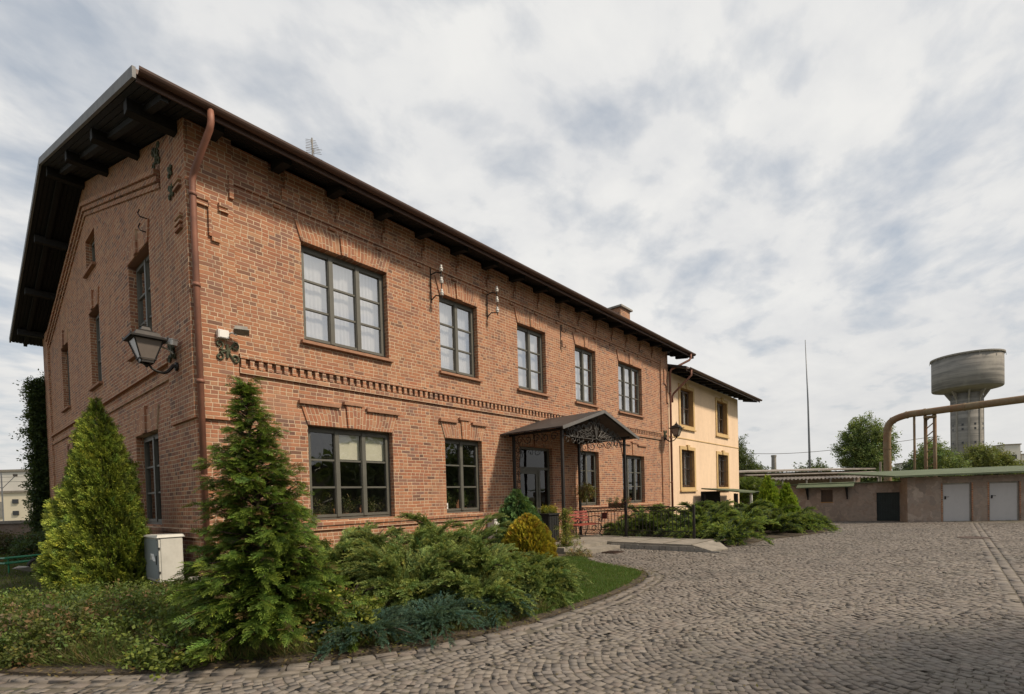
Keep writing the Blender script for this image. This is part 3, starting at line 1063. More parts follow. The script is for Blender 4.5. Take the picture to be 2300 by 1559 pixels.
def clip_half(poly, f):
    out = []
    for i in range(len(poly)):
        a = poly[i]; b = poly[(i + 1) % len(poly)]
        fa, fb = f(a), f(b)
        if fa >= 0:
            out.append(a)
        if (fa >= 0) != (fb >= 0):
            q = fa / (fa - fb)
            out.append(tuple(a[k] + (b[k] - a[k]) * q for k in range(2)))
    return out


def wall_mesh(mb, mapf, u0, u1, z0, z1, holes, depth, clips=(), flip=False):
    us = sorted({u0, u1, *[h[0] for h in holes], *[h[1] for h in holes]})
    zs = sorted({z0, z1, *[h[2] for h in holes], *[h[3] for h in holes]})
    for i in range(len(us) - 1):
        for j in range(len(zs) - 1):
            cu, cz = (us[i] + us[i + 1]) / 2, (zs[j] + zs[j + 1]) / 2
            if any(h[0] < cu < h[1] and h[2] < cz < h[3] for h in holes):
                continue
            p = [(us[i], zs[j]), (us[i + 1], zs[j]), (us[i + 1], zs[j + 1]), (us[i], zs[j + 1])]
            for c in clips:
                p = clip_half(p, c)
            if len(p) >= 3:
                mb.poly([mapf(a, 0, b) for a, b in p], flip)
    for (a, b, c, d) in holes:
        for q in ([(a, c), (a, d)], [(b, d), (b, c)], [(a, d), (b, d)], [(b, c), (a, c)]):
            mb.poly([mapf(q[0][0], 0, q[0][1]), mapf(q[1][0], 0, q[1][1]), mapf(q[1][0], depth, q[1][1]), mapf(q[0][0], depth, q[0][1])], flip)


FM = lambda u, d, z: (u, d, z)          # facade plane Y=0
GM = lambda u, d, z: (d, u, z)          # gable plane X=0
UH, US, LH, LS = 6.66, 4.74, 3.06, 1.15
UP = [(1.94, 3.94, 3), (5.49, 6.83, 2), (8.50, 9.88, 2), (11.53, 12.86, 2), (14.50, 16.46, 3)]
LO = [(1.945, 3.96, 3), (5.54, 6.87, 2), (11.58, 12.92, 2), (14.66, 16.53, 3)]
DOOR = (8.46, 10.08, .18, 3.04)
fh = [(a, b, US, UH) for a, b, _ in UP] + [(a, b, LS, LH) for a, b, _ in LO] + [DOOR]
mb = MB()
wall_mesh(mb, FM, 0, X1, ZB, roofz(0) - .12, fh, .30)
GU = [(2.33, 3.89), (6.82, 7.99), (11.24, 12.42)]
GL = [(2.23, 3.86), (6.80, 8.0), (11.24, 12.42)]
gh = [(a, b, 4.80, 6.76) for a, b in GU] + [(a, b, LS, 3.05) for a, b in GL] + [(6.98, 8.08, 7.87, 8.76)]
cl = [lambda p: roofz(0) - .12 + SL * p[0] - p[1], lambda p: roofz(Y1) - .12 + SL * (Y1 - p[0]) - p[1]]
wall_mesh(mb, GM, 0, Y1, ZB, 11, gh, .30, cl, True)
# back and far gable
mb.poly([(0, Y1, ZB), (0, Y1, roofz(Y1) - .12), (X1, Y1, roofz(Y1) - .12), (X1, Y1, ZB)])
mb.poly([(X1, 0, ZB), (X1, Y1, ZB), (X1, Y1, roofz(Y1) - .12), (X1, Y1 / 2, RZ - .14), (X1, 0, roofz(0) - .12)])
wall = mb.build("wall", M["brick"], house)

# brick relief: corner piers, belts, cornice
tr = MB()
E2 = .055
PX = .68
tr.box(-.004, PX, -E2, .1, 3.0, 7.92)                     # corner pier of the facade
tr.box(18.20, X1 + .004, -E2, .1, .95, 7.92)
tr.box(-E2, .1, -E2 - .003, 1.22, 3.0, 8.02)              # corner pier of the gable
tr.box(-E2, .1, Y1 - 1.0, Y1 + .003, .95, 7.95)
# lower part of the piers is flush; corbelled feet
for k in range(3):
    tr.box(-.004 + .0, PX - .002 * k, -E2 - .012 * (k + 1), .05, 7.30 + .22 * k, 7.92)
# facade belt: top course, dentils, lower course
tr.box(PX + .02, 18.19, -.075, .1, 4.13, 4.205)
tr.box(PX + .02, 18.19, -.05, .1, 3.865, 3.965)
x_ = PX + .04
while x_ < 18.15:
    tr.box(x_, x_ + .075, -.06, .1, 3.967, 4.128)
    x_ += .155
tr.box(-.006, 7.4, -.07, .1, 1.045, 1.115)
tr.box(-.006, 7.4, -.045, .1, .955, 1.042)
tr.box(11.7, 18.19, -.07, .1, 1.045, 1.115)
tr.box(11.7, 18.19, -.045, .1, .955, 1.042)
# gable belt and sill band
tr.box(-.075, .1, 1.23, Y1 - 1.01, 4.15, 4.24)
tr.box(-.045, .1, 1.23, Y1 - 1.01, 3.87, 3.96)
tr.box(-.07, .1, -.004, Y1 - 1.01, 1.045, 1.115)
tr.box(-.045, .1, -.005, Y1 - 1.01, .955, 1.042)
# raking cornice of the gable, two steps
for off, th, pr_ in ((0, .10, .11), (-.11, .10, .07), (-.22, .09, .035)):
    for ya, yb in ((1.42, Y1 / 2), (Y1 / 2, Y1 - 1.05)):
        za = 7.64 + SL * (min(ya, Y1 - ya) - 1.42) + off; zb = 7.64 + SL * (min(yb, Y1 - yb) - 1.42) + off
        tr.hexa([(-pr_, ya, za), (.1, ya, za), (.1, yb, zb), (-pr_, yb, zb), (-pr_, ya, za + th), (.1, ya, za + th), (.1, yb, zb + th), (-pr_, yb, zb + th)])
# eaves frieze between the rafters
RX = [.35 + 1.13 * k for k in range(17)]
for a, b in zip(RX[:-1], RX[1:]):
    tr.box(a + .16, b - .16, -.065, .1, 7.52, 7.86)
    tr.box(a + .10, b - .10, -.045, .1, 7.30, 7.518)
    tr.box(a - .07, a + .07, -.045, .1, 7.10, 7.16)
tr.box(PX + .02, 18.19, -.03, .1, 7.20, 7.298)
# small stepped corbels on the corner pier
for (a, b, z0, z1) in ((.0, .30, 6.70, 6.78), (.0, .28, 6.60, 6.66), (.44, .60, 6.70, 6.75), (.44, .60, 6.61, 6.66), (.27, .31, 6.12, 6.70), (.31, .44, 6.05, 6.17), (.62, .69, 6.9, 7.3)):
    tr.box(a, b, -E2 - .045, .05, z0, z1)
for (a, b, z0, z1) in ((18.45, 18.6, 6.35, 7.0), (18.6, 18.8, 6.3, 6.4), (18.72, 18.86, 5.55, 6.3)):
    tr.box(a, b, -E2 - .045, .05, z0, z1)
# gable pier corbels
for z_ in (6.2, 6.3, 6.4, 6.9, 7.0):
    tr.box(-E2 - .05, .0, .12, .42, z_, z_ + .05)
tr.build("brick_relief", M["brick"], house)
pl_ = MB()
pl_.box(-.03, X1, -.035, .2, -.05, .10)
pl_.box(-.034, .2, -.0345, Y1, -.05, .095)
pl_.build("plinth", M["conc"], house)

# flat splayed arches (soldier bricks), UV mapped
def lintel(parent, mapf, u0, u1, z, hgt, key=True, hood=False, flip=False):
    mb = MB(); uv = []
    sp = hgt * .32
    prd = -.028
    def panel(ua, ub, ta, tb, z0, z1, d):
        # splayed trapezoid block with real thickness
        p = [(ua, z0), (ub, z0), (tb, z1), (ta, z1)]
        fr = [mapf(a, d, b) for a, b in p]; bk = [mapf(a, .02, b) for a, b in p]
        mb.add(fr + bk, [(0, 1, 2, 3), (0, 4, 5, 1), (1, 5, 6, 2), (2, 6, 7, 3), (3, 7, 4, 0)] if not flip else [(3, 2, 1, 0), (1, 5, 4, 0), (2, 6, 5, 1), (3, 7, 6, 2), (0, 4, 7, 3)])
        wb = ub - ua
        q = [(ua, 0.03), (ub, 0.03), (ub, z1 - z0 + .03), (ua, z1 - z0 + .03)]
        for fi in range(5):
            f_ = mb.f[len(mb.f) - 5 + fi]
            b0 = min(min(f__) for f__ in mb.f[-5:])
            for vi in f_:
                k = (vi - b0) % 4
                uv.append((q[k][0] * 1.0, q[k][1]))
    c = (u0 + u1) / 2
    kw = .26 if u1 - u0 < 1.6 else .34
    panel(u0, c - kw / 2 + .03, u0 - sp, c - kw / 2, z + .003, z + hgt, prd)
    panel(c + kw / 2 - .03, u1, c + kw / 2, u1 + sp, z + .003, z + hgt, prd)
    panel(c - kw / 2 + .03, c + kw / 2 - .03, c - kw / 2, c + kw / 2, z + .003, z + hgt + (.075 if key else 0), prd - .035)
    o = mb.build("lintel", M["lintel"], parent, uvs=uv)
    if hood:
        hb = MB()
        def bx(a, b, z0, z1, d):
            p0 = mapf(a, d, z0); p1 = mapf(b, .02, z1)
            hb.box(p0[0], p1[0], p0[1], p1[1], p0[2], p1[2])
        L = (u1 - u0) * .43
        bx(u0 - sp - .05, u0 - sp - .05 + L, z + hgt, z + hgt + .065, -.085)
        bx(u1 + sp + .05 - L, u1 + sp + .05, z + hgt, z + hgt + .065, -.085)
        bx(c - kw / 2 - .06, c + kw / 2 + .06, z + hgt + .08, z + hgt + .145, -.095)
        hb.build("hood_course", M["brickplain"], parent)


def window(parent, mapf, u0, u1, z0, z1, cols, rows=3, d=.14, glass="glass", sill=None, frame="frame", curtain=None, blinds=(), wide=.085, name="window"):
    """casement window: frame, panes, sill, curtain"""
    mb = MB()
    def bx(m_, a, b, c_, e, d0, d1):
        p0 = mapf(a, d0, c_); p1 = mapf(b, d1, e)
        m_.box(p0[0], p1[0], p0[1], p1[1], p0[2], p1[2])
    o = .055
    bx(mb, u0, u0 + o, z0, z1, d, d + .09)
    bx(mb, u1 - o, u1, z0, z1, d, d + .09)
    bx(mb, u0 + o, u1 - o, z1 - o, z1, d, d + .09)
    bx(mb, u0 + o, u1 - o, z0, z0 + o, d, d + .09)
    W_ = (u1 - u0 - 2 * o)
    cw = W_ / cols
    gl = MB()
    for c in range(cols):
        a = u0 + o + c * cw; b = a + cw
        s_ = .058
        # sash
        bx(mb, a + .004, a + s_, z0 + o + .003, z1 - o - .003, d - .015, d + .06)
        bx(mb, b - s_, b - .004, z0 + o + .003, z1 - o - .003, d - .015, d + .06)
        bx(mb, a + s_, b - s_, z1 - o - s_, z1 - o - .003, d - .015, d + .06)
        bx(mb, a + s_, b - s_, z0 + o + .003, z0 + o + s_, d - .015, d + .06)
        if c:
            bx(mb, a - .045, a + .045, z0 + o + .006, z1 - o - .006, d - .032, d - .016)
        ih = (z1 - z0 - 2 * (o + s_)) / rows
        for r_ in range(1, rows):
            zc = z0 + o + s_ + ih * r_
            bx(mb, a + s_, b - s_, zc - .019, zc + .019, d + .0, d + .05)
        p = [(a + s_ - .004, z0 + o + s_ - .004), (b - s_ + .004, z0 + o + s_ - .004), (b - s_ + .004, z1 - o - s_ + .004), (a + s_ - .004, z1 - o - s_ + .004)]
        gl.poly([mapf(q[0], d + .03, q[1]) for q in p], mapf is GM)
    fr = mb.build(name, M[frame], parent)
    gl.build("pane", M[glass], fr)
    if sill:
        sb = MB()
        e = sill
        p = [(-.085, z0 - .085), (-.085, z0 - .030), (d, z0 + .004), (d, z0 - .085)]
        vs = [mapf(u0 - e, q[0], q[1]) for q in p] + [mapf(u1 + e, q[0], q[1]) for q in p]
        sb.add(vs, [(0, 1, 2, 3), (7, 6, 5, 4), (0, 4, 5, 1), (1, 5, 6, 2), (2, 6, 7, 3), (3, 7, 4, 0)])
        sb.build("sill", M["brickplain"], fr)
    if curtain:
        cb = MB()
        n_ = int((u1 - u0) * 55)
        top = z1 - .02 if curtain == "full" else z0 + (z1 - z0) * .66
        pts_ = []
        for i in range(n_ + 1):
            uu = u0 + .02 + (u1 - u0 - .04) * i / n_
            dd = d + .16 + .005 * math.sin(i * 1.35) + .008 * math.sin(i * .37 + u0)
            pts_.append((uu, dd))
        vs, fs = [], []
        for uu, dd in pts_:
            vs += [mapf(uu, dd, z0 + .02), mapf(uu, dd, top)]
        for i in range(n_):
            fs.append((2 * i, 2 * i + 2, 2 * i + 3, 2 * i + 1))
        cb.add(vs, fs)
        cb.build("curtain", M["curtain"], fr)
    for (c, frac) in blinds:
        bb = MB()
        a = u0 + o + c * cw + .02; b = a + cw - .04
        zt_ = z1 - o - .01
        bx(bb, a, b, zt_ - (z1 - z0) * frac, zt_, d + .085, d + .09)
        bb.build("blind", M["blind"], fr)
    return fr


for (a, b, c) in UP:
    window(house, FM, a, b, US, UH, c, sill=.07, curtain="full")
    lintel(house, FM, a, b, UH, .40, key=False)
for i, (a, b, c) in enumerate(LO):
    window(house, FM, a, b, LS, LH, c, glass="glasslow", blinds=[(1, .30), (2, .30)] if i == 0 else [])
    lintel(house, FM, a, b, LH, .40, key=True, hood=True)
lintel(house, FM, DOOR[0], DOOR[1], DOOR[3], .38, key=True)
for a, b in GU:
    window(house, GM, a, b, 4.80, 6.76, 2, sill=.08, curtain="full" if a < 3 else None)
    lintel(house, GM, a, b, 6.76, .40, key=True, flip=True)
for a, b in GL:
    window(house, GM, a, b, LS, 3.05, 2, glass="glasslow")
    lintel(house, GM, a, b, 3.05, .48, key=True, flip=True)
window(house, GM, 6.98, 8.08, 7.87, 8.76, 2, 1, sill=.07)

# interior floors and a partition, seen dimly through the panes
ib = MB()
ib.box(.05, X1 - .05, .32, 5.5, .80, .88)
ib.box(.05, X1 - .05, .32, Y1 - .1, 3.75, 3.85)
ib.box(.05, X1 - .05, .32, Y1 - .1, 7.50, 7.56)
ib.box(.05, X1 - .05, 5.5, 5.6, .2, 7.4)
for x_ in (4.8, 7.7, 10.8, 13.7):
    ib.box(x_, x_ + .12, .34, 5.5, .88, 7.4)
ib.build("interior_floor", M["plaster"], house)

# door: dark panelled leaf with glass and transom
db = MB()
a, b, z0, z1 = DOOR
db.box(a, a + .08, .12, .22, z0, z1); db.box(b - .08, b, .12, .22, z0, z1); db.box(a + .08, b - .08, .12, .22, z1 - .08, z1)
db.box(a + .08, b - .08, .12, .20, 2.35, 2.43)
db.box(1.04 + a, 1.12 + a, .12, .21, z0, 2.35)
db.box(a + .08, a + 1.04, .14, .19, z0, .95)
db.box(a + .08, a + .19, .14, .19, .95, 2.35); db.box(a + .93, a + 1.04, .14, .19, .95, 2.35); db.box(a + .19, a + .93, .14, .19, 2.22, 2.35)
db.box(b - .5, b - .08, .14, .19, z0, .95)
for q in (.24, .62):
    db.box(a + .14 + q * .5, a + .42 + q * .9, .125, .139, z0 + .12, .85)
door = db.build("door", M["frame"], house)
gb = MB()
gb.poly([(a + .19, .165, .95), (a + .93, .165, .95), (a + .93, .165, 2.22), (a + .19, .165, 2.22)])
gb.poly([(a + .08, .165, 2.43), (b - .08, .165, 2.43), (b - .08, .165, z1 - .08), (a + .08, .165, z1 - .08)])
gb.poly([(a + 1.12, .165, .95), (b - .08, .165, .95), (b - .08, .165, 2.35), (a + 1.12, .165, 2.35)])
gb.build("pane", M["glassdoor"], door)
hb = MB()
hb.tube([(a + .99, .14, 1.15), (a + .99, .09, 1.15), (a + .90, .09, 1.15)], .012, 6)
hb.build("handle", M["flash"], door)

# roof: two slabs, soffit, rafters, verge, gutter
rb_ = MB()
xa, xb = -OG, X1 + 1.33
th = .10
for s_ in (0, 1):
    ya, yb = (-OV, Y1 / 2) if s_ == 0 else (Y1 + OV, Y1 / 2)
    rb_.hexa([(xa, ya, EZ - .02), (xb, ya, EZ - .02), (xb, yb, RZ - .02), (xa, yb, RZ - .02), (xa, ya, EZ + th - .02), (xb, ya, EZ + th - .02), (xb, yb, RZ + th - .02), (xa, yb, RZ + th - .02)] if s_ == 0 else
              [(xb, ya, EZ - .02), (xa, ya, EZ - .02), (xa, yb, RZ - .02), (xb, yb, RZ - .02), (xb, ya, EZ + th - .02), (xa, ya, EZ + th - .02), (xa, yb, RZ + th - .02), (xb, yb, RZ + th - .02)])
roof = rb_.build("roof", M["roofmetal"], house)
sb = MB()      # boarded soffit: thin boards with gaps under the overhang
nb_ = 9
for s_ in (0, 1):
    for k in range(nb_):       # gable overhang boards run along the rake
        x0_ = -OG + .03 + k * (OG / nb_); x1_ = x0_ + OG / nb_ - .012
        ya, yb = (-OV + .02, Y1 / 2) if s_ == 0 else (Y1 + OV - .02, Y1 / 2)
        sb.hexa([(x0_, ya, EZ - .05), (x1_, ya, EZ - .05), (x1_, yb, RZ - .05), (x0_, yb, RZ - .05), (x0_, ya, EZ - .022), (x1_, ya, EZ - .022), (x1_, yb, RZ - .022), (x0_, yb, RZ - .022)])
for k in range(7):             # eaves boards
    ya = -OV + .02 + k * .105; yb = ya + .093
    za, zb = EZ + SL * (ya + OV), EZ + SL * (yb + OV)
    sb.hexa([(.0, ya, za - .05), (xb - .02, ya, za - .05), (xb - .02, yb, zb - .05), (.0, yb, zb - .05), (.0, ya, za - .022), (xb - .02, ya, za - .022), (xb - .02, yb, zb - .022), (.0, yb, zb - .022)])
sb.build("soffit", M["wood_dark"], roof)
for x_ in RX + [19.5, 20.1]:   # rafter tails
    bb = MB()
    ya, yb = -.50, .05
    za, zb = EZ + SL * (ya + OV) - .05, EZ + SL * (yb + OV) - .05
    bb.hexa([(x_ - .075, ya, za - .10), (x_ + .075, ya, za - .10), (x_ + .075, yb, zb - .20), (x_ - .075, yb, zb - .20), (x_ - .075, ya, za), (x_ + .075, ya, za), (x_ + .075, yb, zb), (x_ - .075, yb, zb)])
    bb.build("rafter", M["wood_dark"], roof)
for y_ in (.30, 2.75, 5.3, Y1 / 2, Y1 - 5.3, Y1 - 2.75, Y1 - .30):   # purlins carrying the verge
    z_ = roofz(y_) - .06
    pb = MB()
    pb.box(-OG + .10, .02, y_ - .09, y_ + .09, z_ - .22, z_ - (.03 if abs(y_ - Y1 / 2) > 1 else .0))
    pb.build("purlin", M["wood_dark"], roof)
pb = MB()
for s_ in (0, 1):              # mid overhang rafter along the rake
    for xo in (-OG * .55,):
        ya, yb = (-OV + .05, Y1 / 2) if s_ == 0 else (Y1 + OV - .05, Y1 / 2)
        pb.hexa([(xo - .05, ya, EZ - .15), (xo + .05, ya, EZ - .15), (xo + .05, yb, RZ - .15), (xo - .05, yb, RZ - .15), (xo - .05, ya, EZ - .052), (xo + .05, ya, EZ - .052), (xo + .05, yb, RZ - .052), (xo - .05, yb, RZ - .052)])
pb.build("barge_rafter", M["wood_dark"], roof)
vb = MB()
for s_ in (0, 1):
    ya, yb = (-OV - .03, Y1 / 2 + .002) if s_ == 0 else (Y1 + OV + .03, Y1 / 2 + .002)
    vb.hexa([(xa - .035, ya, EZ - .07), (xa + .012, ya, EZ - .07), (xa + .012, yb, RZ - .06), (xa - .035, yb, RZ - .06), (xa - .035, ya, EZ + .095), (xa + .012, ya, EZ + .095), (xa + .012, yb, RZ + .105), (xa - .035, yb, RZ + .105)])
vb.build("verge_flashing", M["flash"], roof)
vb = MB()
vb.box(xb - .01, xb + .03, -OV - .03, -OV + .1, EZ - .12, EZ + .1)
vb.hexa([(xb - .012, -OV, EZ - .10), (xb + .03, -OV, EZ - .10), (xb + .03, Y1 / 2, RZ - .10), (xb - .012, Y1 / 2, RZ - .10), (xb - .012, -OV, EZ + .1), (xb + .03, -OV, EZ + .1), (xb + .03, Y1 / 2, RZ + .1), (xb - .012, Y1 / 2, RZ + .1)])
vb.build("verge_board", M["wood_dark"], roof)


def gutter_mesh(mb, x0, x1, y, z, r_=.075, n_=8, seams=True):
    prof = []
    for k in range(n_ + 1):
        a = math.pi + math.pi * k / n_
        prof.append((math.cos(a) * r_, math.sin(a) * r_))
    for k in range(n_, -1, -1):
        a = math.pi + math.pi * k / n_
        prof.append((math.cos(a) * (r_ - .008), math.sin(a) * (r_ - .008)))
    vs = [(x0, y + p[0], z + p[1]) for p in prof] + [(x1, y + p[0], z + p[1]) for p in prof]
    L = len(prof)
    fs = [(i, (i + 1) % L, L + (i + 1) % L, L + i) for i in range(L)] + [tuple(range(L - 1, -1, -1)), tuple(range(L, 2 * L))]
    mb.add(vs, fs)


g_ = MB()
gutter_mesh(g_, xa + .02, xb - .02, -OV - .085, EZ + .045, .082)
g_.box(xa + .015, xb - .015, -OV - .012, -OV + .012, EZ - .10, EZ + .085)
g_.build("gutter", M["gutter"], roof)
# seams of the sheet roof near the edge
# chimney
cb = MB()
cb.box(18.05, 18.95, 1.75, 2.55, 8.4, 10.12)
ch = cb.build("chimney", M["brick"], roof)
cb = MB()
cb.box(17.95, 19.05, 1.65, 2.65, 10.12, 10.20)
cb.hexa([(17.98, 1.68, 10.20), (19.02, 1.68, 10.20), (19.02, 2.62, 10.20), (17.98, 2.62, 10.20), (18.2, 1.9, 10.26), (18.8, 1.9, 10.26), (18.8, 2.4, 10.26), (18.2, 2.4, 10.26)])
cb.build("chimney_cap", M["concdark"], roof)

# downpipes
def dpipe(parent, pts, r_=.055, clips=()):
    d_ = MB(); d_.tube(pts, r_, 10)
    for c in clips:
        d_.tube([(c[0], c[1], c[2] - .03), (c[0], c[1], c[2] + .03)], r_ + .012, 10)
        d_.box(c[0] - .012, c[0] + .012, c[1], .01, c[2] - .012, c[2] + .012)
    d_.build("downpipe", M["pipe"], parent, True)
dpipe(house, [(.12, -.785, 7.80), (.12, -.785, 7.60), (.11, -.76, 7.50), (.045, -.20, 7.06), (.03, -.14, 6.94), (.03, -.13, 6.8), (.03, -.13, .42)], .050, [(.03, -.13, z_) for z_ in (6.7, 5.2, 3.6, 2.0)])
dpipe(house, [(X1 + .85, -.785, 7.80), (X1 + .85, -.785, 7.60), (X1 + .8, -.74, 7.5), (X1 + .05, -.20, 7.05), (X1 + .04, -.14, 6.9), (X1 + .04, -.13, .3)], .05, [(X1 + .04, -.13, z_) for z_ in (6, 4, 2)])


# iron wall anchors: scrolled crosses
def scroll_anchor(parent, mapf, u, z, s_, mat):
    mb = MB()
    U = Vector(mapf(1, 0, 0)) - Vector(mapf(0, 0, 0)); W = Vector((0, 0, 1))
    c = Vector(mapf(u, -.075, z))
    for sx in (-1, 1):
        for sz in (-1, 1):
            cc_ = c + U * (sx * s_ * .62) + W * (sz * s_ * .52)
            a = arc(cc_, s_ * .36, R(90 * (1 if sz < 0 else -1) + (180 if sx > 0 else 0)) * 1, R(90 * (1 if sz < 0 else -1) + (180 if sx > 0 else 0)) + sx * sz * R(-400), U, W, 16, s_ * .10)
            mb.tube([c + U * sx * s_ * .06, *[q for q in a]], .016, 5, True)
    mb.tube([c - W * s_ * .6, c + W * s_ * .6], .020, 6)
    mb.tube([c - U * s_ * .25, c + U * s_ * .25], .020, 6)
    mb.tube([c, Vector(mapf(u, .0, z))], .02, 6)
    return mb.build("wall_anchor", M[mat], parent)


scroll_anchor(house, FM, .49, 4.20, .20, "patina")
scroll_anchor(house, GM, .92, 4.30, .20, "patina")
scroll_anchor(house, FM, 18.47, 4.15, .18, "patina")
for (y_, z_, s_) in ((1.36, 7.95, .24), (.60, 7.0, .13), (.62, 7.35, .10)):
    scroll_anchor(house, GM, y_, z_, s_, "patina")
for (y_, z_) in ((2.36, 7.22), (2.36, 6.95)):
    hk = MB()
    hk.tube([(0, y_, z_), (-.12, y_, z_), (-.14, y_ + .05, z_ + .08), (-.12, y_, z_ + .14)], .012, 5)
    hk.build("wall_hook", M["iron"], house)

# iron brackets with porcelain insulators
def insulator_bracket(x, ztop, zbot, white=True, label=""):
    t_ = thing("insulator_bracket", (x, 0, (ztop + zbot) / 2), label, "insulator bracket", "old insulator brackets under the eaves")
    mb = MB()
    mb.tube([(x - .05, -.015, zbot - .18), (x - .05, -.015, ztop + .1)], .012, 5)
    mb.tube([(x - .05, -.01, ztop - .08), (x, -.16, ztop - .04), (x + .04, -.30, ztop - .10)], .016, 5)
    mb.tube([(x - .05, -.01, zbot - .12), (x, -.12, zbot - .02), (x + .04, -.30, zbot - .06)], .016, 5)
    mb.tube([(x + .04, -.30, zbot - .12), (x + .04, -.30, ztop + .02)], .014, 5)
    mb.build("bracket", M["iron"], t_)
    k = 3
    for i in range(k):
        z_ = zbot + (ztop - zbot) * i / (k - 1)
        ib_ = MB()
        ib_.lathe((x + .04, -.30, z_), [(.005, .10), (.03, .095), (.035, .06), (.022, .045), (.05, .02), (.055, -.01), (.03, -.015), (.045, -.03), (.045, -.05), (.01, -.055)], 12)
        ib_.build("insulator", M["porcelain"], t_, True)
insulator_bracket(5.28, 7.10, 6.52, True, "rusty bracket with three white insulators left of the second upper window")
insulator_bracket(7.28, 7.18, 6.62, True, "dimmer insulator bracket between the second and third upper windows")
ib2 = thing("wall_hook_set", (10.75, 0, 6.6), "small pair of iron hooks right of the third upper window", "wall hooks")
for z_ in (6.45, 6.95):
    mb = MB()
    mb.tube([(10.75, .0, z_ + .16), (10.75, -.03, z_ + .16), (10.75, -.03, z_ - .04), (10.78, -.12, z_ - .10), (10.84, -.12, z_ - .02)], .014, 5)
    mb.build("hook", M["iron"], ib2)
mb = MB(); mb.tube([(10.70, -.012, 6.30), (10.70, -.012, 7.1)], .010, 5); mb.build("back_bar", M["iron"], ib2)

# ------------------------------------------------------------------ lanterns
def lantern(name, wall_pt, out, reach, s_, label, dz=.10):
    """wall arm curving down and up into a four sided tapering lantern"""
    wp = np.array(wall_pt, float); o = np.array(out, float)
    t_ = thing(name, wall_pt, label, "lantern")
    mb = MB()
    O = Vector(out); W = Vector((0, 0, 1)); S = O.cross(W)
    c = Vector(wall_pt)
    base = c + O * reach + W * (dz)
    # curved arm
    pts_ = [c + O * .02, c + O * .07, c + O * .12 - W * .07, c + O * (reach * .45) - W * .14, c + O * (reach * .78) - W * .11, c + O * (reach * .95) - W * .03, base]
    P_ = smooth_path([tuple(p) for p in pts_], 4)
    rs = list(np.linspace(.034, .014, len(P_)))
    mb.tube([tuple(p) for p in P_], .02, 8, True, rs)
    mb.tube([c - O * .0, c + O * .035], .075, 14)
    mb.build("arm", M["iron"], t_, True)
    fb = MB(); gl = MB(); tb = MB()
    h = .36 * s_; b0, b1 = .085 * s_, .20 * s_
    def cor(k, r_, z_):
        sx, sy = ((-1, -1), (1, -1), (1, 1), (-1, 1))[k % 4]
        return base + O * (sx * r_) + S * (sy * r_) + W * z_
    z0, z1 = .05 * s_, .05 * s_ + h
    for k in range(4):
        fb.beam(cor(k, b0, z0), cor(k, b1, z1), .016, .016)
        fb.beam(cor(k, b0, z0), cor(k + 1, b0, z0), .018, .018)
        fb.beam(cor(k, b1, z1), cor(k + 1, b1, z1), .022, .022)
        m0 = cor(k, b0 * 1.15 + (b1 - b0) * .16, z0 + h * .14); m1 = cor(k + 1, b0 * 1.15 + (b1 - b0) * .16, z0 + h * .14)
        fb.beam(m0, m1, .012, .012)
        gl.poly([cor(k, b0 * .97, z0), cor(k + 1, b0 * .97, z0), cor(k + 1, b1 * .97, z1), cor(k, b1 * .97, z1)])
    fb.lathe(tuple(base), [(.012, -.03), (.03 * s_, 0), (.055 * s_, .02 * s_), (.035 * s_, .035 * s_), (.09 * s_, .05 * s_)], 10)
    fb.build("lantern_frame", M["iron"], t_)
    gl.build("lantern_glass", M["lampglass"], t_)
    r_ = [(b1 * 1.28, z1 + .0), (b1 * 1.30, z1 + .03 * s_), (b1 * .92, z1 + .055 * s_), (b1 * .78, z1 + .12 * s_), (b1 * .34, z1 + .17 * s_), (b1 * .26, z1 + .22 * s_)]
    rings = [[cor(k, a, z_) for k in range(4)] for a, z_ in r_]
    vs = [p for rg in rings for p in rg]
    fs = [(i * 4 + k, i * 4 + (k + 1) % 4, i * 4 + 4 + (k + 1) % 4, i * 4 + 4 + k) for i in range(len(r_) - 1) for k in range(4)]
    fs += [(3, 2, 1, 0), tuple(len(vs) - 4 + k for k in range(4))]
    tb.add(vs, fs)
    tb.lathe(tuple(base + W * (z1 + .22 * s_)), [(.045 * s_, 0), (.05 * s_, .015 * s_), (.02 * s_, .03 * s_), (.03 * s_, .055 * s_), (.015 * s_, .075 * s_), (.004, .12 * s_)], 8)
    for k in range(4):   # little horns at the corners
        tb.lathe(tuple(cor(k, b1 * 1.26, z1 + .03 * s_)), [(.014 * s_, 0), (.016 * s_, .02 * s_), (.004, .05 * s_)], 6)
    tb.build("lantern_roof", M["iron"], t_)
    return t_
lantern("wall_lantern", (-.055, .70, 3.98), (-1, 0, 0), .46, 1.02, "large dark street lantern on the gable wall beside the copper downpipe", -.06)
lantern("wall_lantern", (18.44, -.055, 3.93), (0, -1, 0), .55, .95, "smaller iron lantern on the far end of the brick facade beside the cream wall", .0)


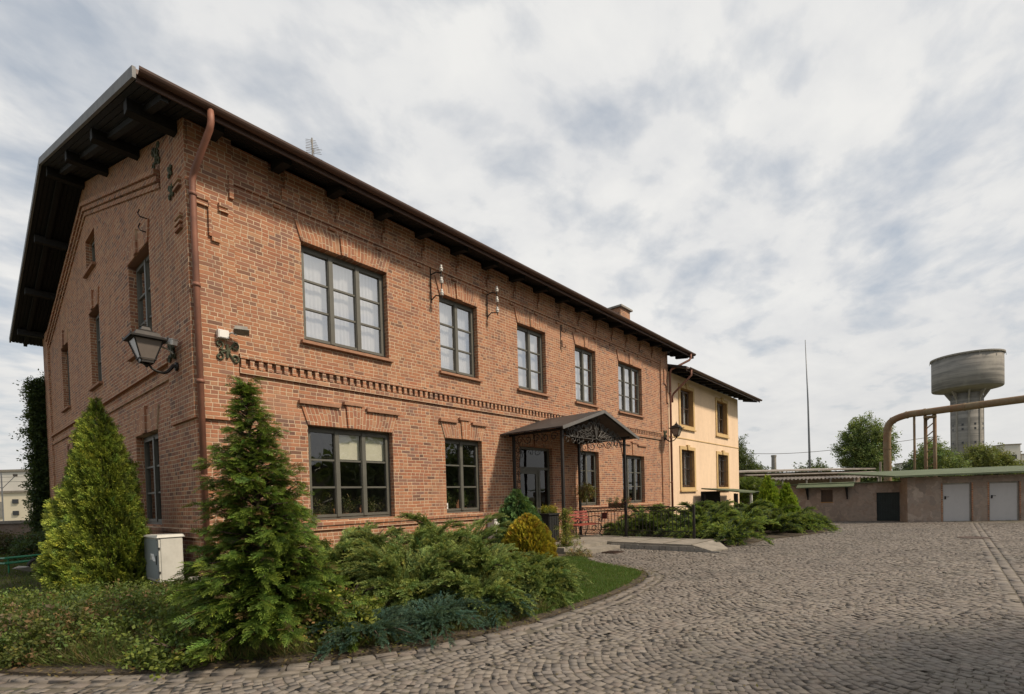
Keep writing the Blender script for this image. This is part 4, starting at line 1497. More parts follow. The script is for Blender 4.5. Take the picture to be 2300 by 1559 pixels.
# security cameras
def cctv(wall_pt, tip, label):
    t_ = thing("security_camera", wall_pt, label, "security camera")
    a = Vector(wall_pt); b = Vector(tip)
    d_ = (b - a); d_.z = 0; d_.normalize()
    mb = MB(); mb.tube([a, a + (b - a) * .45 + Vector((0, 0, .02)), b + Vector((0, 0, -.04))], .016, 6); mb.build("mount", M["white"], t_)
    return t_, b
t_, b_ = cctv((-.055, .80, 4.20), (-.28, .95, 4.40), "white tube security camera above the large gable lantern")
mb = MB(); mb.beam((-.16, .42, 4.32), (-.36, 1.22, 4.52), .085, .085); mb.beam((-.15, .40, 4.37), (-.37, 1.24, 4.57), .10, .012); mb.build("housing", M["white"], t_)
t_, b_ = cctv((.52, -.058, 4.50), (.60, -.20, 4.52), "grey floodlight on the facade above the scrolled wall anchor")
mb = MB(); mb.obox((.66, -.26, 4.57), (.20, .12, .06), R(-20), R(-25)); mb.obox((.66, -.27, 4.53), (.24, .15, .02), R(-20), R(-25)); mb.build("housing", M["concdark"], t_)
t_ = thing("junction_box", (.42, -.1, 4.46), "small white junction box beside the floodlight above the scrolled anchor", "junction box")
mb = MB(); mb.box(.33, .50, -.15, -.058, 4.40, 4.54); mb.build("body", M["white"], t_)
mb = MB(); mb.box(.345, .485, -.158, -.151, 4.41, 4.53); mb.build("lid", M["white"], t_)

# roof antenna
an = thing("tv_antenna", (3.9, 3.0, 8.9), "thin many barred television antenna on the brick house roof", "antenna")
mb = MB(); mb.tube([(3.9, 3, 8.85), (3.9, 3, 11.1)], .018, 6); mb.build("mast", M["concdark"], an)
for (z_, tilt) in ((10.88, .25), (10.30, -.2)):
    mb = MB()
    d0 = (Vector((.48, .877, 0)) * .55 + Vector((-.10, .05, .83 + tilt * .3))).normalized(); sd = Vector((.90, -.43, tilt * .25)).normalized()
    c = Vector((3.9, 3, z_))
    mb.beam(c - d0 * .34, c + d0 * .34, .014, .014)
    for k in range(9):
        p = c + d0 * (-.32 + .08 * k)
        L = .19 - .008 * k
        mb.tube([p - sd * L, p + sd * L], .006, 4)
    up_ = sd.cross(d0)
    for q in (-.12, .12):
        mb.tube([c - d0 * .34 + up_ * q - sd * .20, c - d0 * .34 + up_ * q + sd * .20], .006, 4)
    mb.tube([c - d0 * .34 - up_ * .13, c - d0 * .34 + up_ * .13], .007, 4)
    mb.build("aerial", M["concdark"], an)

# ------------------------------------------------------------------ cream building
yh = thing("cream_house", (24, 5, 0), "cream rendered two storey house with ochre window surrounds", "house")
YX0, YX1 = X1 + .02, 29.0
YU = [(20.34, 21.90), (25.29, 26.93)]
yz = (4.74, 6.50, 1.77, 3.57)
mb = MB()
yh_h = [(a, b, yz[0], yz[1]) for a, b in YU] + [(a, b, yz[2], yz[3]) for a, b in YU]
wall_mesh(mb, FM, YX0, YX1, ZB, 7.02, yh_h, .30)
mb.poly([(YX1, 0, ZB), (YX1, 10, ZB), (YX1, 10, 7.02), (YX1, 5, 8.3), (YX1, 0, 7.02)])
mb.poly([(YX0, 10, ZB), (YX0, 10, 7.02), (YX1, 10, 7.02), (YX1, 10, ZB)])
mb.poly([(YX0, 0, ZB), (YX0, 0, 7.02), (YX0, 5, 8.3), (YX0, 10, 7.02), (YX0, 10, ZB)])
mb.build("wall", M["yellow"], yh)
for (a, b) in YU:
    for (z0, z1, low) in ((yz[0], yz[1], 0), (yz[2], yz[3], 1)):
        fr = window(yh, FM, a + .01, b - .01, z0 + .005, z1 - .005, 2, 2, d=.19, glass="glasslow", frame="brownframe", name="window", curtain="full")
        sb = MB()
        wd_, pr_ = .17, .045
        sb.box(a - wd_, a - .003, -pr_, .02, z0 - .15, z1 + .16)
        sb.box(b + .003, b + wd_, -pr_, .02, z0 - .15, z1 + .16)
        sb.box(a - .002, b + .002, -pr_, .02, z1 + .003, z1 + .16)
        sb.box(a - wd_ - .04, b + wd_ + .04, -pr_ - .05, .02, z0 - .21, z0 - .152)
        sb.box(a - .002, b + .002, -pr_, .02, z0 - .15, z0 - .003)
        sb.hexa([((a + b) / 2 - .10, -.10, z1 + .0), ((a + b) / 2 + .10, -.10, z1 + .0), ((a + b) / 2 + .10, .02, z1), ((a + b) / 2 - .10, .02, z1), ((a + b) / 2 - .14, -.10, z1 + .24), ((a + b) / 2 + .14, -.10, z1 + .24), ((a + b) / 2 + .14, .02, z1 + .24), ((a + b) / 2 - .14, .02, z1 + .24)])
        sb.build("window_surround", M["ochre_light"], yh)
        rb2 = MB()
        rb2.box(a - .0, a + .006, -pr_ + .002, .19, z0, z1); rb2.box(b - .006, b, -pr_ + .002, .19, z0, z1)
        rb2.box(a + .006, b - .006, -pr_ + .002, .19, z1 - .006, z1); rb2.box(a + .006, b - .006, -pr_ + .002, .19, z0, z0 + .006)
        rb2.build("reveal", M["ochre"], yh)
        if low:
            gb = MB()
            for k in range(6):
                x_ = a + .12 + (b - a - .24) * k / 5
                gb.tube([(x_, .06, z0 + .01), (x_, .06, z1 - .01)], .010, 4)
            for z_ in (z0 + .3, (z0 + z1) / 2, z1 - .3):
                gb.box(a, b, .055, .065, z_ - .010, z_ + .010)
            gb.build("window_bars", M["iron"], yh)
sb = MB(); sb.box(YX0, YX1 + .004, -.025, .02, 4.08, 4.12); sb.build("string_line", M["ochre_light"], yh)
ib = MB(); ib.box(YX0 + .2, YX1 - .2, .5, 9.5, 3.9, 4.0); ib.box(YX0 + .2, YX1 - .2, 4, 4.1, .1, 7); ib.build("interior_floor", M["plaster"], yh)
rb_ = MB()
ya0, yz0, yrz = -.90, 6.97, 8.75
rb_.hexa([(YX0 + .0, ya0, yz0), (30.32, ya0, yz0), (30.32, 5, yrz), (YX0, 5, yrz), (YX0, ya0, yz0 + .1), (30.32, ya0, yz0 + .1), (30.32, 5, yrz + .1), (YX0, 5, yrz + .1)])
rb_.hexa([(30.32, 10.9, yz0), (YX0, 10.9, yz0), (YX0, 5, yrz), (30.32, 5, yrz), (30.32, 10.9, yz0 + .1), (YX0, 10.9, yz0 + .1), (YX0, 5, yrz + .1), (30.32, 5, yrz + .1)])
yr = rb_.build("roof", M["roofmetal"], yh)
for k in range(13):
    bb = MB()
    x_ = YX0 + .5 + k * .9
    bb.hexa([(x_ - .06, -.75, yz0 - .07), (x_ + .06, -.75, yz0 - .07), (x_ + .06, .05, yz0 + .08), (x_ - .06, .05, yz0 + .08), (x_ - .06, -.75, yz0 + .03), (x_ + .06, -.75, yz0 + .03), (x_ + .06, .05, yz0 + .27), (x_ - .06, .05, yz0 + .27)])
    bb.build("rafter", M["wood_dark"], yr)
g_ = MB(); gutter_mesh(g_, YX0 + .05, 30.30, ya0 - .08, yz0 + .04, .075); g_.box(YX0, 30.3, ya0 - .012, ya0 + .012, yz0 - .1, yz0 + .08); g_.build("gutter", M["gutter"], yr)
dpipe(yh, [(YX0 + .35, ya0 - .08, yz0), (YX0 + .35, ya0 - .08, yz0 - .25), (YX0 + .30, ya0 + .0, yz0 - .36), (YX0 + .17, -.22, 5.98), (YX0 + .165, -.17, 5.85), (YX0 + .165, -.17, 5.6)], .045)

# ------------------------------------------------------------------ doorstep platform and ramp
pf = thing("entrance_platform", (9.6, -1.3, 0), "pale concrete doorstep with a long ramp running out to the yard", "platform")
mb = MB()
mb.prism([(7.55, 0), (7.55, -2.15), (9.70, -2.15), (9.70, 0)], -.05, .18)
mb.prism([(9.704, 0), (9.704, -4.6), (11.5, -4.6), (11.5, 0)], -.05, [.18, .17, .17, .18])
mb.prism([(9.704, -4.604), (9.66, -5.10), (10.7, -5.18), (11.5, -4.604)], -.05, [.17, .05, .012, .17])
mb.build("slab", M["conc"], pf)
mb = MB()
for y_ in (-2.16, -3.0, -3.85, -4.6):
    mb.box(9.71, 11.5, y_ - .006, y_ + .006, .05, .1815)
for x_ in (8.6,):
    mb.box(x_ - .006, x_ + .006, -2.14, -.01, .05, .1815)
mb.build("slab_joint", M["joint"], pf)
rr_ = np.random.default_rng(8)
mb = MB(); x_ = -2.3
while x_ > -5.3:
    l_ = .16 + .1 * rr_.random(); zt_ = .165 + min(0, (x_ + 4.6)) * .18
    mb.box(9.66 - .01 * rr_.random(), 9.703, x_ - l_ + .012, x_, -.03, max(.02, zt_ - .035 - .02 * rr_.random()))
    x_ -= l_
mb.build("edge_stone", M["concdark"], pf)
mb = MB(); mb.prism([(7.55, -2.154), (7.55, -2.60), (9.74, -2.60), (9.696, -2.154)], -.05, .09); mb.build("step", M["conc"], pf)
mb = MB(); mb.box(8.35, 8.85, -3.15, -2.75, .002, .018)
for k in range(9):
    mb.box(8.37 + .053 * k, 8.39 + .053 * k, -3.13, -2.77, .018, .026)
mg = mb.build("drain_grate", M["manhole"], None); tag(mg, "rusty rectangular grate in the setts below the doorstep", "drain grate")
mb = MB(); mb.lathe((16.35, -10.1, -.02), [(.36, 0), (.36, .03), (.30, .032), (.29, .026)], 28)
mg = mb.build("manhole_cover", M["manhole"], None); tag(mg, "round dark manhole cover in the far yard setts", "manhole cover")

# ------------------------------------------------------------------ porch canopy
cp = thing("porch_canopy", (9.72, -1.0, 0), "black iron porch canopy with scrollwork over the front door", "canopy")
CL, CR, CF, CZ, CA = 7.62, 11.80, -2.15, 3.27, 3.90
cx_ = (CL + CR) / 2
mb = MB()
for xa_, fl in ((CL, 0), (CR, 1)):
    p = [(xa_, .0, CZ), (xa_, CF, CZ), (cx_, CF, CA), (cx_, 0, CA)]
    th_ = .035
    mb.add([*p, *[(q[0], q[1], q[2] + th_) for q in p]], [(0, 1, 2, 3), (7, 6, 5, 4), (0, 4, 5, 1), (1, 5, 6, 2), (2, 6, 7, 3), (3, 7, 4, 0)])
cr_ = mb.build("roof", M["roofmetal"], cp)
mb = MB()
for xa_ in (CL, CR):
    mb.beam((xa_, CF - .012, CZ - .01), (cx_, CF - .012, CA - .01), .02, .085)
mb.build("edge_trim", simple("grey_edge_strip", (.17, .16, .15), (.12, .115, .11), .5, .3), cr_)
mb = MB()
for y_ in (-.15, -.8, -1.4, CF + .05):
    for xa_ in (CL + .1, CR - .1):
        mb.beam((xa_, y_, CZ - .02 + .03), (cx_, y_, CA - .045), .035, .045)
for x_ in (8.03, 11.38):
    mb.beam((x_, 0, CZ + .02), (x_, CF + .1, CZ + .02), .045, .06)
mb.build("roof_frame", M["iron"], cp)
for (x_, y_) in ((8.03, -.15), (11.40, -.15), (8.05, -1.82), (11.38, -1.86)):
    mb = MB(); mb.box(x_ - .035, x_ + .035, y_ - .035, y_ + .035, .18, CZ); mb.box(x_ - .07, x_ + .07, y_ - .07, y_ + .07, .18, .195)
    mb.build("post", M["iron"], cp)
# scrollwork in the front gable and along the sides
sc = MB()
AX, AZ = Vector((1, 0, 0)), Vector((0, 0, 1))
yf = -1.86
for sgn in (-1, 1):
    A = AX * sgn
    c0 = Vector((cx_, yf, 3.22))
    sc.tube([c0 + A * .02, *arc(c0 + A * .30 + AZ * .20, .24, R(200), R(-60), A, AZ, 14, .09)], .013, 5)
    sc.tube([c0, *arc(c0 + A * .16 + AZ * .40, .18, R(230), R(60), A, AZ, 10, .10)], .013, 5)
    sc.tube(arc(c0 + A * .62 + AZ * .06, .22, R(150), R(-230), A, AZ, 18, .05), .013, 5)
    sc.tube(arc(c0 + A * 1.02 - AZ * .0, .20, R(170), R(-260), A, AZ, 18, .05), .013, 5)
    sc.tube(arc(c0 + A * 1.38 - AZ * .05, .15, R(160), R(-240), A, AZ, 16, .04), .012, 5)
    sc.tube(arc(c0 + A * .30 - AZ * .10, .20, R(10), R(330), A, AZ, 18, .05), .012, 5)
    sc.tube(arc(c0 + A * .80 - AZ * .16, .14, R(200), R(-180), A, AZ, 16, .04), .012, 5)
    sc.tube(arc(c0 + A * 1.15 - AZ * .16, .12, R(20), R(380), A, AZ, 16, .03), .011, 5)
    sc.tube([c0 - AZ * .05, c0 + A * .10 + AZ * .25, c0 + A * .20 + AZ * .50], .014, 5)
    for k in range(6):
        sc.tube(arc(c0 + A * (.12 + .27 * k) - AZ * (.24 - .01 * k), .075, R(180), R(360 * 1.2), A, AZ, 8, .05), .010, 4)
sc.tube([(cx_, yf, 3.0), (cx_, yf, CA - .1)], .016, 6)
sc.beam((8.08, yf, 3.12), (11.36, yf, 3.12), .02, .02)
sc.lathe((cx_, yf, 3.13), [(.02, -.05), (.06, 0), (.02, .05)], 10)
for sgn in (-1, 1):
    A = AX * sgn
    c0 = Vector((cx_, yf - .012, 3.25))
    for k in range(5):
        q_ = .10 + .27 * k
        hh_ = .50 - .10 * k
        sc.tube(arc(c0 + A * q_ + AZ * (hh_ * .45), .17 - .012 * k, R(-30), R(300), A, AZ, 16, .04), .014, 5)
        sc.tube(arc(c0 + A * (q_ + .12) + AZ * (hh_ * .1 - .06), .13, R(120), R(-250), A, AZ, 16, .03), .013, 5)
        sc.tube([c0 + A * (q_ * .3) - AZ * .06, c0 + A * q_ * .8 + AZ * (hh_ * .3), c0 + A * (q_ + .05) + AZ * (hh_ * .85)], .013, 5)
sc.build("scrollwork", M["ironlight"], cp)
for xs in (8.03, 11.39):
    sc = MB()
    BY = Vector((0, -1, 0))
    for k in range(5):
        c0 = Vector((xs, -.38 - .30 * k, 3.12))
        sc.tube(arc(c0, .13, R(0 + 180 * (k % 2)), R(430 + 180 * (k % 2)), BY, AZ, 16, .03), .011, 5)
    # lattice on the rear post
    for k in range(6):
        c0 = Vector((xs, -.32, 2.85 - .22 * k))
        sc.tube(arc(c0, .10 - .008 * k, R(90), R(90 + 400), BY, AZ, 14, .02), .010, 5)
    sc.tube([(xs, -.19, 3.15), (xs, -.42, 2.9), (xs, -.22, 1.7)], .010, 5)
    sc.build("side_scroll", M["iron"], cp)

# railing
rl = thing("iron_railing", (11.42, -2.2, .18), "black wrought iron railing beside the doorstep and ramp", "railing")
for (ya, yb) in ((-.22, -1.80), (-1.92, -3.98)):
    mb = MB()
    x_ = 11.42
    mb.box(x_ - .022, x_ + .022, yb, ya, 1.085, 1.11)
    mb.box(x_ - .012, x_ + .012, yb, ya, .965, .985)
    mb.box(x_ - .012, x_ + .012, yb, ya, .36, .38)
    mb.box(x_ - .012, x_ + .012, yb, ya, .22, .24)
    mb.build("rail", M["iron"], rl)
    mb = MB()
    n_ = int((ya - yb) / .115)
    for k in range(n_ + 1):
        y_ = yb + (ya - yb) * k / n_
        mb.box(x_ - .007, x_ + .007, y_ - .007, y_ + .007, .38, .965)
    for k in range(n_):
        y_ = yb + (ya - yb) * (k + .5) / n_
        for zc in (1.035, .30):
            mb.tube(arc(Vector((x_, y_, zc)), .046, 0, math.tau, Vector((0, 1, 0)), AZ, 10), .006, 4)
    mb.build("baluster", M["iron"], rl)
mb = MB(); mb.box(11.39, 11.45, -4.04, -3.98, .17, 1.15); mb.build("end_post", M["iron"], rl)
mb = MB(); mb.box(11.33, 11.40, -1.18, -1.02, .74, .92); mb.box(11.325, 11.405, -1.19, -1.01, .92, .935)
o = mb.build("letter_box", simple("dark_red_box", (.10, .02, .015)), None); tag(o, "small dark red box fixed to the iron railing", "letter box")

# bench
bn = thing("garden_bench", (10.5, -.5, .18), "red slatted bench with black iron scroll ends under the porch", "bench")
for k, (y_, z_) in enumerate(((-.46, .98), (-.49, .89), (-.52, .80), (-.55, .71))):
    mb = MB(); mb.obox((10.62, y_, z_), (1.35, .022, .065), 0, R(-15)); mb.build("back_slat", M["red"], bn)
for k in range(5):
    mb = MB(); mb.obox((10.62, -.62 - .085 * k, .60 - .004 * k), (1.35, .06, .022)); mb.build("seat_slat", M["red"], bn)
for x_ in (9.98, 11.26):
    mb = MB()
    mb.tube([(x_, -.40, 1.05), (x_, -.54, .62), (x_, -.50, .40), (x_, -.40, .19)], .018, 6)
    mb.tube([(x_, -.54, .585), (x_, -1.0, .575), (x_, -1.04, .40), (x_, -.96, .28), (x_, -1.06, .19)], .018, 6)
    mb.tube([(x_, -.50, .80), (x_, -.80, .84), (x_, -1.02, .80), *arc(Vector((x_, -1.0, .72)), .08, R(90), R(-270), Vector((0, -1, 0)), AZ, 12, .03)], .016, 6)
    mb.tube(arc(Vector((x_, -.76, .42)), .12, 0, R(420), Vector((0, -1, 0)), AZ, 16, .04), .012, 5)
    mb.build("iron_end", M["iron"], bn)

# planter cabinet with yellow flowers left of the door, pots and baskets
pc = thing("brick_planter", (8.85, -.75, .18), "dark wooden planter box with yellow flowers beside the front door", "planter")
mb = MB(); mb.box(8.50, 8.98, -.98, -.55, .18, .98); mb.box(8.46, 9.02, -1.02, -.52, .98, 1.02); mb.box(8.49, 8.499, -.92, -.62, .30, .90)
for k in range(4):
    mb.box(8.53 + .11 * k, 8.62 + .11 * k, -.992, -.981, .22, .94)
mb.build("body", M["wood_dark"], pc)
mb = MB(); mb.box(9.003, 9.16, -.98, -.55, .18, 1.0); mb.build("brick_pier", M["brick"], pc)
rngp = np.random.default_rng(3)
f = Fol(); n = 60
P = np.c_[rngp.uniform(8.5, 9.1, n), rngp.uniform(-.95, -.55, n), rngp.uniform(1.02, 1.14, n)]
f.spray(BROAD, P, rngp.normal(0, .5, (n, 3)) + (0, 0, .6), .13, (.05, .09, .02), (.42, .36, .04), rng=rngp)
f.build("flowers", pc)
ft = thing("flower_trough", (11.45, -1.45, 1.11), "flower trough with reddish flowers hung on the iron railing", "flower box")
mb = MB(); mb.box(11.36, 11.56, -1.85, -1.25, 1.115, 1.24); mb.build("trough", M["brownframe"], ft)
f = Fol(); n = 70
P = np.c_[rngp.uniform(11.32, 11.6, n), rngp.uniform(-1.95, -1.15, n), rngp.uniform(1.12, 1.36, n)]
f.spray(BROAD, P, rngp.normal(0, .6, (n, 3)) + (0, 0, .3), .12, (.05, .08, .025), (.22, .16, .10), rng=rngp, alt=(.42, .12, .09), altp=.2)
f.build("flowers", ft)
hb_ = thing("hanging_basket", (11.32, -.45, 1.55), "round hanging basket of drooping yellowish foliage beside the bench", "hanging basket")
mb = MB(); mb.lathe((11.32, -.45, 1.42), [(.03, 0), (.10, .03), (.15, .10), (.16, .16)], 14)
for a in (0, 2.1, 4.2):
    mb.tube([(11.32 + .15 * math.cos(a), -.45 + .15 * math.sin(a), 1.57), (11.35, -.36, 2.25)], .004, 4)
mb.tube([(11.38, -.19, 2.3), (11.35, -.36, 2.26)], .010, 5)
mb.build("basket", M["iron"], hb_)
f = Fol(); n = 130
v = rngp.normal(0, 1, (n, 3)); v /= np.linalg.norm(v, axis=1, keepdims=True)
f.spray(BROAD, np.array([11.32, -.45, 1.62]) + v * [.25, .25, .22] * rngp.random((n, 1)) ** .5, v + (0, 0, -.2), .13, (.06, .08, .02), (.28, .24, .07), rng=rngp, alt=(.22, .12, .06), altp=.25)
f.build("foliage", hb_)
lv = thing("climbing_vine", (8.0, -1.95, .05), "yellow green climber round the foot of the front porch post", "vine")
f = Fol(); n = 240
zz_ = rngp.random(n) ** 1.2
P = np.c_[7.98 + rngp.normal(0, .07 + .12 * (1 - zz_), n), -1.92 + rngp.normal(0, .06 + .10 * (1 - zz_), n), .08 + 1.05 * zz_]
f.spray(BROAD, P, rngp.normal(0, .8, (n, 3)), .12, (.07, .10, .02), (.34, .34, .07), rng=rngp, alt=(.30, .17, .10), altp=.10)
f.build("foliage", lv)
mb = MB(); mb.tube([(7.97, -1.95, .03), (8.01, -1.90, .5), (7.99, -1.87, 1.1)], .010, 5); mb.build("stem", M["bark"], lv)
mt = thing("meter_cabinet", (7.2, -.12, .35), "white meter cabinet against the brick wall left of the porch", "meter cabinet")
mb = MB(); mb.box(7.0, 7.48, -.26, -.002, .30, .90); mb.box(6.98, 7.50, -.28, -.002, .90, .925); mb.build("body", M["cabinet"], mt)
mb = MB(); mb.box(7.03, 7.46, -.272, -.261, .33, .87); mb.build("door", M["white"], mt)
# plants and objects inside the lower windows
for wi, (a, b, c) in enumerate(LO[:3]):
    sh = thing("windowsill_plants", ((a + b) / 2, .5, LS), ("row of cacti and pots inside the widest lower window", "leafy houseplants inside the lower window left of the porch", "pots inside the lower window behind the bench")[wi], "houseplants")
    mb = MB(); mb.box(a, b, .31, .60, LS - .04, LS); mb.build("shelf", M["white"], sh)
    pm = MB(); f = Fol()
    k = int((b - a) / .22)
    for i in range(k):
        x_ = a + .14 + i * .22 + rngp.normal(0, .02)
        pm.lathe((x_, .43, LS), [(.045, 0), (.065, .10), (.07, .12), (.06, .12)], 10)
        if i % 3 == 0:
            for q in range(5):
                pm.tube([(x_ + .02 * q - .04, .43, LS + .1), (x_ + .04 * q - .08, .42, LS + .22 + .06 * (q % 3))], .018, 6)
        else:
            P = np.array([x_, .43, LS + .22]) + rngp.normal(0, .05, (14, 3)) * [1, 1, 1.6 if wi == 0 else 3.2]
            f.spray(BROAD, P, rngp.normal(0, .6, (14, 3)) + (0, 0, .5), .13, (.06, .10, .03), (.22, .26, .09) if wi else (.30, .24, .12), rng=rngp)
    pm.build("pot", M["terracotta"], sh)
    f.build("foliage", sh)
st_ = MB(); st_.box(5.60, 5.72, .155, .158, 1.26, 1.41)
o = st_.build("sticker", M["white"], None); tag(o, "small square white sticker in the window left of the porch", "sticker")
mb = MB(); mb.tube([(5.66, .152, 1.33), (5.66, .150, 1.33)], .035, 12); o2 = mb.build("camera_symbol", M["iron"], o)

# ------------------------------------------------------------------ grey utility cabinet at the gable
uc = thing("utility_cabinet", (-.38, .7, 0), "grey electrical cabinet with a side door at the brick corner", "utility cabinet")
mb = MB(); mb.box(-.55, -.20, .32, 1.15, .26, 1.0)
mb.hexa([(-.58, .29, 1.0), (-.17, .29, 1.0), (-.17, 1.18, 1.0), (-.58, 1.18, 1.0), (-.56, .32, 1.045), (-.19, .32, 1.045), (-.19, 1.15, 1.03), (-.56, 1.15, 1.03)])
body = mb.build("body", M["cabinet"], uc)
mb = MB(); mb.box(-.562, -.551, .36, 1.12, .30, .97); dd_ = mb.build("door", M["cabinetdoor"], uc)
mb = MB(); mb.box(-.57, -.563, .40, .43, .55, .70); mb.build("handle", M["iron"], dd_)
mb = MB(); mb.box(-.52, -.215, .308, .319, .29, .98); mb.build("side_panel", M["cabinet"], uc)
mb = MB()
for z_ in (.42, .82):
    mb.box(-.556, -.535, .300, .318, z_ - .02, z_ + .02)
mb.build("hinge", M["iron"], uc)
mb = MB(); mb.box(-.50, -.24, .40, 1.10, -.02, .259); mb.build("pedestal", M["concdark"], uc)
mb = MB()
for k in range(3):
    mb.tube([(-.564, .75 - .08 * k, .62), (-.566, .70 - .06 * k, .72), (-.564, .58 - .05 * k, .60)], .009, 4)
mb.build("paint_mark", M["white"], dd_)
kb = MB(); kb.obox((-.02, -.22, .12), (.62, .34, .28), R(-18)); kb.obox((.02, -.12, .30), (.55, .10, .06), R(-22))
tag(kb.build("concrete_block", M["concdark"], None), "weathered concrete block on the soil beside the grey cabinet", "concrete block")

# ------------------------------------------------------------------ sheds on the right
shw = thing("low_shed", (24.8, -5, 0), "low rubble walled shed with a dark gate and tiny window", "shed")
mb = MB()
holes = [(-5.42, -4.94, .88, 1.45), (-7.93, -7.10, -.0, 1.27)]
AM = lambda u, d, z: (24.9 + d, u, z)
wall_mesh(mb, AM, -7.97, -2.4, -.06, 1.72, holes, .18, (), True)
mb.build("wall", M["shedwall"], shw)
mb = MB(); mb.box(25.04, 25.07, -5.42, -4.94, .88, 1.45); fr = mb.build("window", M["brownframe"], shw)
mb = MB(); mb.box(24.88, 25.04, -5.44, -4.92, .84, .878); mb.build("sill", M["ochre"], fr)
mb = MB(); mb.box(25.0, 25.04, -7.93, -7.10, -.0, 1.27)
for k in range(9):
    mb.box(24.985, 24.999, -7.92 + k * .092, -7.85 + k * .092, .03, 1.24)
mb.build("gate", M["blackdoor"], shw)
mb = MB(); mb.hexa([(24.7, -8.1, 1.72), (28.5, -7.7, 1.70), (28.5, -2.2, 1.70), (24.7, -2.2, 1.72), (24.7, -8.1, 1.77), (28.5, -7.7, 1.75), (28.5, -2.2, 1.75), (24.7, -2.2, 1.77)])
rf = mb.build("roof", M["greenfelt"], shw)
for (y_, z_, w_) in ((-3.4, .6, .5), (-6.6, .35, .8)):
    pass
# little awning over the tiny window
aw = MB(); aw.hexa([(24.35, -6.30, 1.56), (24.89, -6.30, 1.72), (24.89, -4.0, 1.72), (24.35, -4.0, 1.56), (24.35, -6.30, 1.60), (24.89, -6.30, 1.80), (24.89, -4.0, 1.80), (24.35, -4.0, 1.60)])
aw.build("awning", M["greenfelt"], shw)
for y_ in (-6.0, -4.4):
    mb = MB(); mb.beam((24.87, y_, 1.0), (24.87, y_, 1.68), .07, .05); mb.beam((24.86, y_, 1.12), (24.45, y_, 1.58), .06, .06); mb.beam((24.86, y_, 1.66), (24.40, y_, 1.57), .06, .05)
    mb.build("bracket", M["wood_dark"], shw)

# garage row: front face runs obliquely
gr = thing("garage_row", (25, -10.5, 0), "row of low stone faced garages with pale grey doors and green roof", "garage")
gA, gB = np.array([23.95, -8.25]), np.array([27.6, -14.2])
gd = (gB - gA) / np.linalg.norm(gB - gA); gn = np.array([-gd[1], gd[0]])   # inward normal candidate
if gn @ (np.array([26, -8]) - gA) < 0:
    gn = -gn
GMf = lambda u, d, z: (gA[0] + gd[0] * u + gn[0] * d, gA[1] + gd[1] * u + gn[1] * d, z)
def along(px, py):      # intersect image column direction with the front face (used once to size the doors)
    d = (fw * 1134.1 + r2 * (px - 1150) - u2 * (py - 1142.2))[:2]
    A = np.array([[d[0], -gd[0]], [d[1], -gd[1]]]); s = np.linalg.solve(A, gA - CAM[:2]); return s[1]
GD = [(1.31, 2.37), (3.01, 4.09), (4.7, 5.8)]
dh = 1.60
mb = MB()
gtop = 1.88
wall_mesh(mb, GMf, 0, 7.0, -.06, gtop, [(a, b, -.03, dh) for a, b in GD], .14)
p0 = GMf(0, 0, 0); p1 = (24.92, -7.93, 0)
mb.poly([(p1[0], p1[1], -.06), (p0[0], p0[1], -.06), (p0[0], p0[1], gtop), (p1[0], p1[1], gtop)])
mb.build("wall", M["shedwall"], gr)
for (a, b) in GD:
    mb = MB()
    c8 = [GMf(a + .01, .05, .02), GMf(b - .01, .05, .02), GMf(b - .01, .10, .02), GMf(a + .01, .10, .02)]
    mb.add(c8 + [(p[0], p[1], dh - .01) for p in c8], [(3, 2, 1, 0), (4, 5, 6, 7), (0, 1, 5, 4), (1, 2, 6, 5), (2, 3, 7, 6), (3, 0, 4, 7)])
    dr = mb.build("door", M["greydoor"], gr)
    mb = MB()
    c8 = [GMf(a + .10, .0, .93), GMf(a + .13, .0, .93), GMf(a + .13, .05, .93), GMf(a + .10, .05, .93)]
    mb.add(c8 + [(p[0], p[1], 1.06) for p in c8], [(3, 2, 1, 0), (4, 5, 6, 7), (0, 1, 5, 4), (1, 2, 6, 5), (2, 3, 7, 6), (3, 0, 4, 7)])
    mb.tube([GMf(a + .115, .0, 1.03), GMf(a + .115, -.03, 1.03), GMf(a + .22, -.03, 1.03)], .010, 5)
    mb.build("handle", M["iron"], dr)
    mb = MB()
    for (u0_, u1_) in ((a - .055, a - .003), (b + .003, b + .055)):
        c8 = [GMf(u0_, -.012, -.02), GMf(u1_, -.012, -.02), GMf(u1_, .02, -.02), GMf(u0_, .02, -.02)]
        mb.add(c8 + [(p[0], p[1], dh) for p in c8], [(3, 2, 1, 0), (4, 5, 6, 7), (0, 1, 5, 4), (1, 2, 6, 5), (2, 3, 7, 6), (3, 0, 4, 7)])
    mb.build("brick_jamb", M["brick"], gr)
    mb = MB()
    for (u0_, u1_, z0_, z1_) in ((a + .012, a + .05, .03, dh - .02), (b - .05, b - .012, .03, dh - .02), (a + .05, b - .05, dh - .06, dh - .02), (a - .05, b + .05, -.02, .018)):
        c8 = [GMf(u0_, .038, z0_), GMf(u1_, .038, z0_), GMf(u1_, .052, z0_), GMf(u0_, .052, z0_)]
        mb.add(c8 + [(p[0], p[1], z1_) for p in c8], [(3, 2, 1, 0), (4, 5, 6, 7), (0, 1, 5, 4), (1, 2, 6, 5), (2, 3, 7, 6), (3, 0, 4, 7)])
    mb.build("door_frame", M["concdark"], gr)
mb = MB()
q = [GMf(-.75, -.55, 0), GMf(7.2, -.55, 0), GMf(7.2, 4.5, 0), GMf(-.75, 4.5, 0)]
zr = [1.89, 1.96, 2.30, 2.22]
mb.add([(p[0], p[1], z_) for p, z_ in zip(q, zr)] + [(p[0], p[1], z_ + .07) for p, z_ in zip(q, zr)], [(3, 2, 1, 0), (4, 5, 6, 7), (0, 1, 5, 4), (1, 2, 6, 5), (2, 3, 7, 6), (3, 0, 4, 7)])
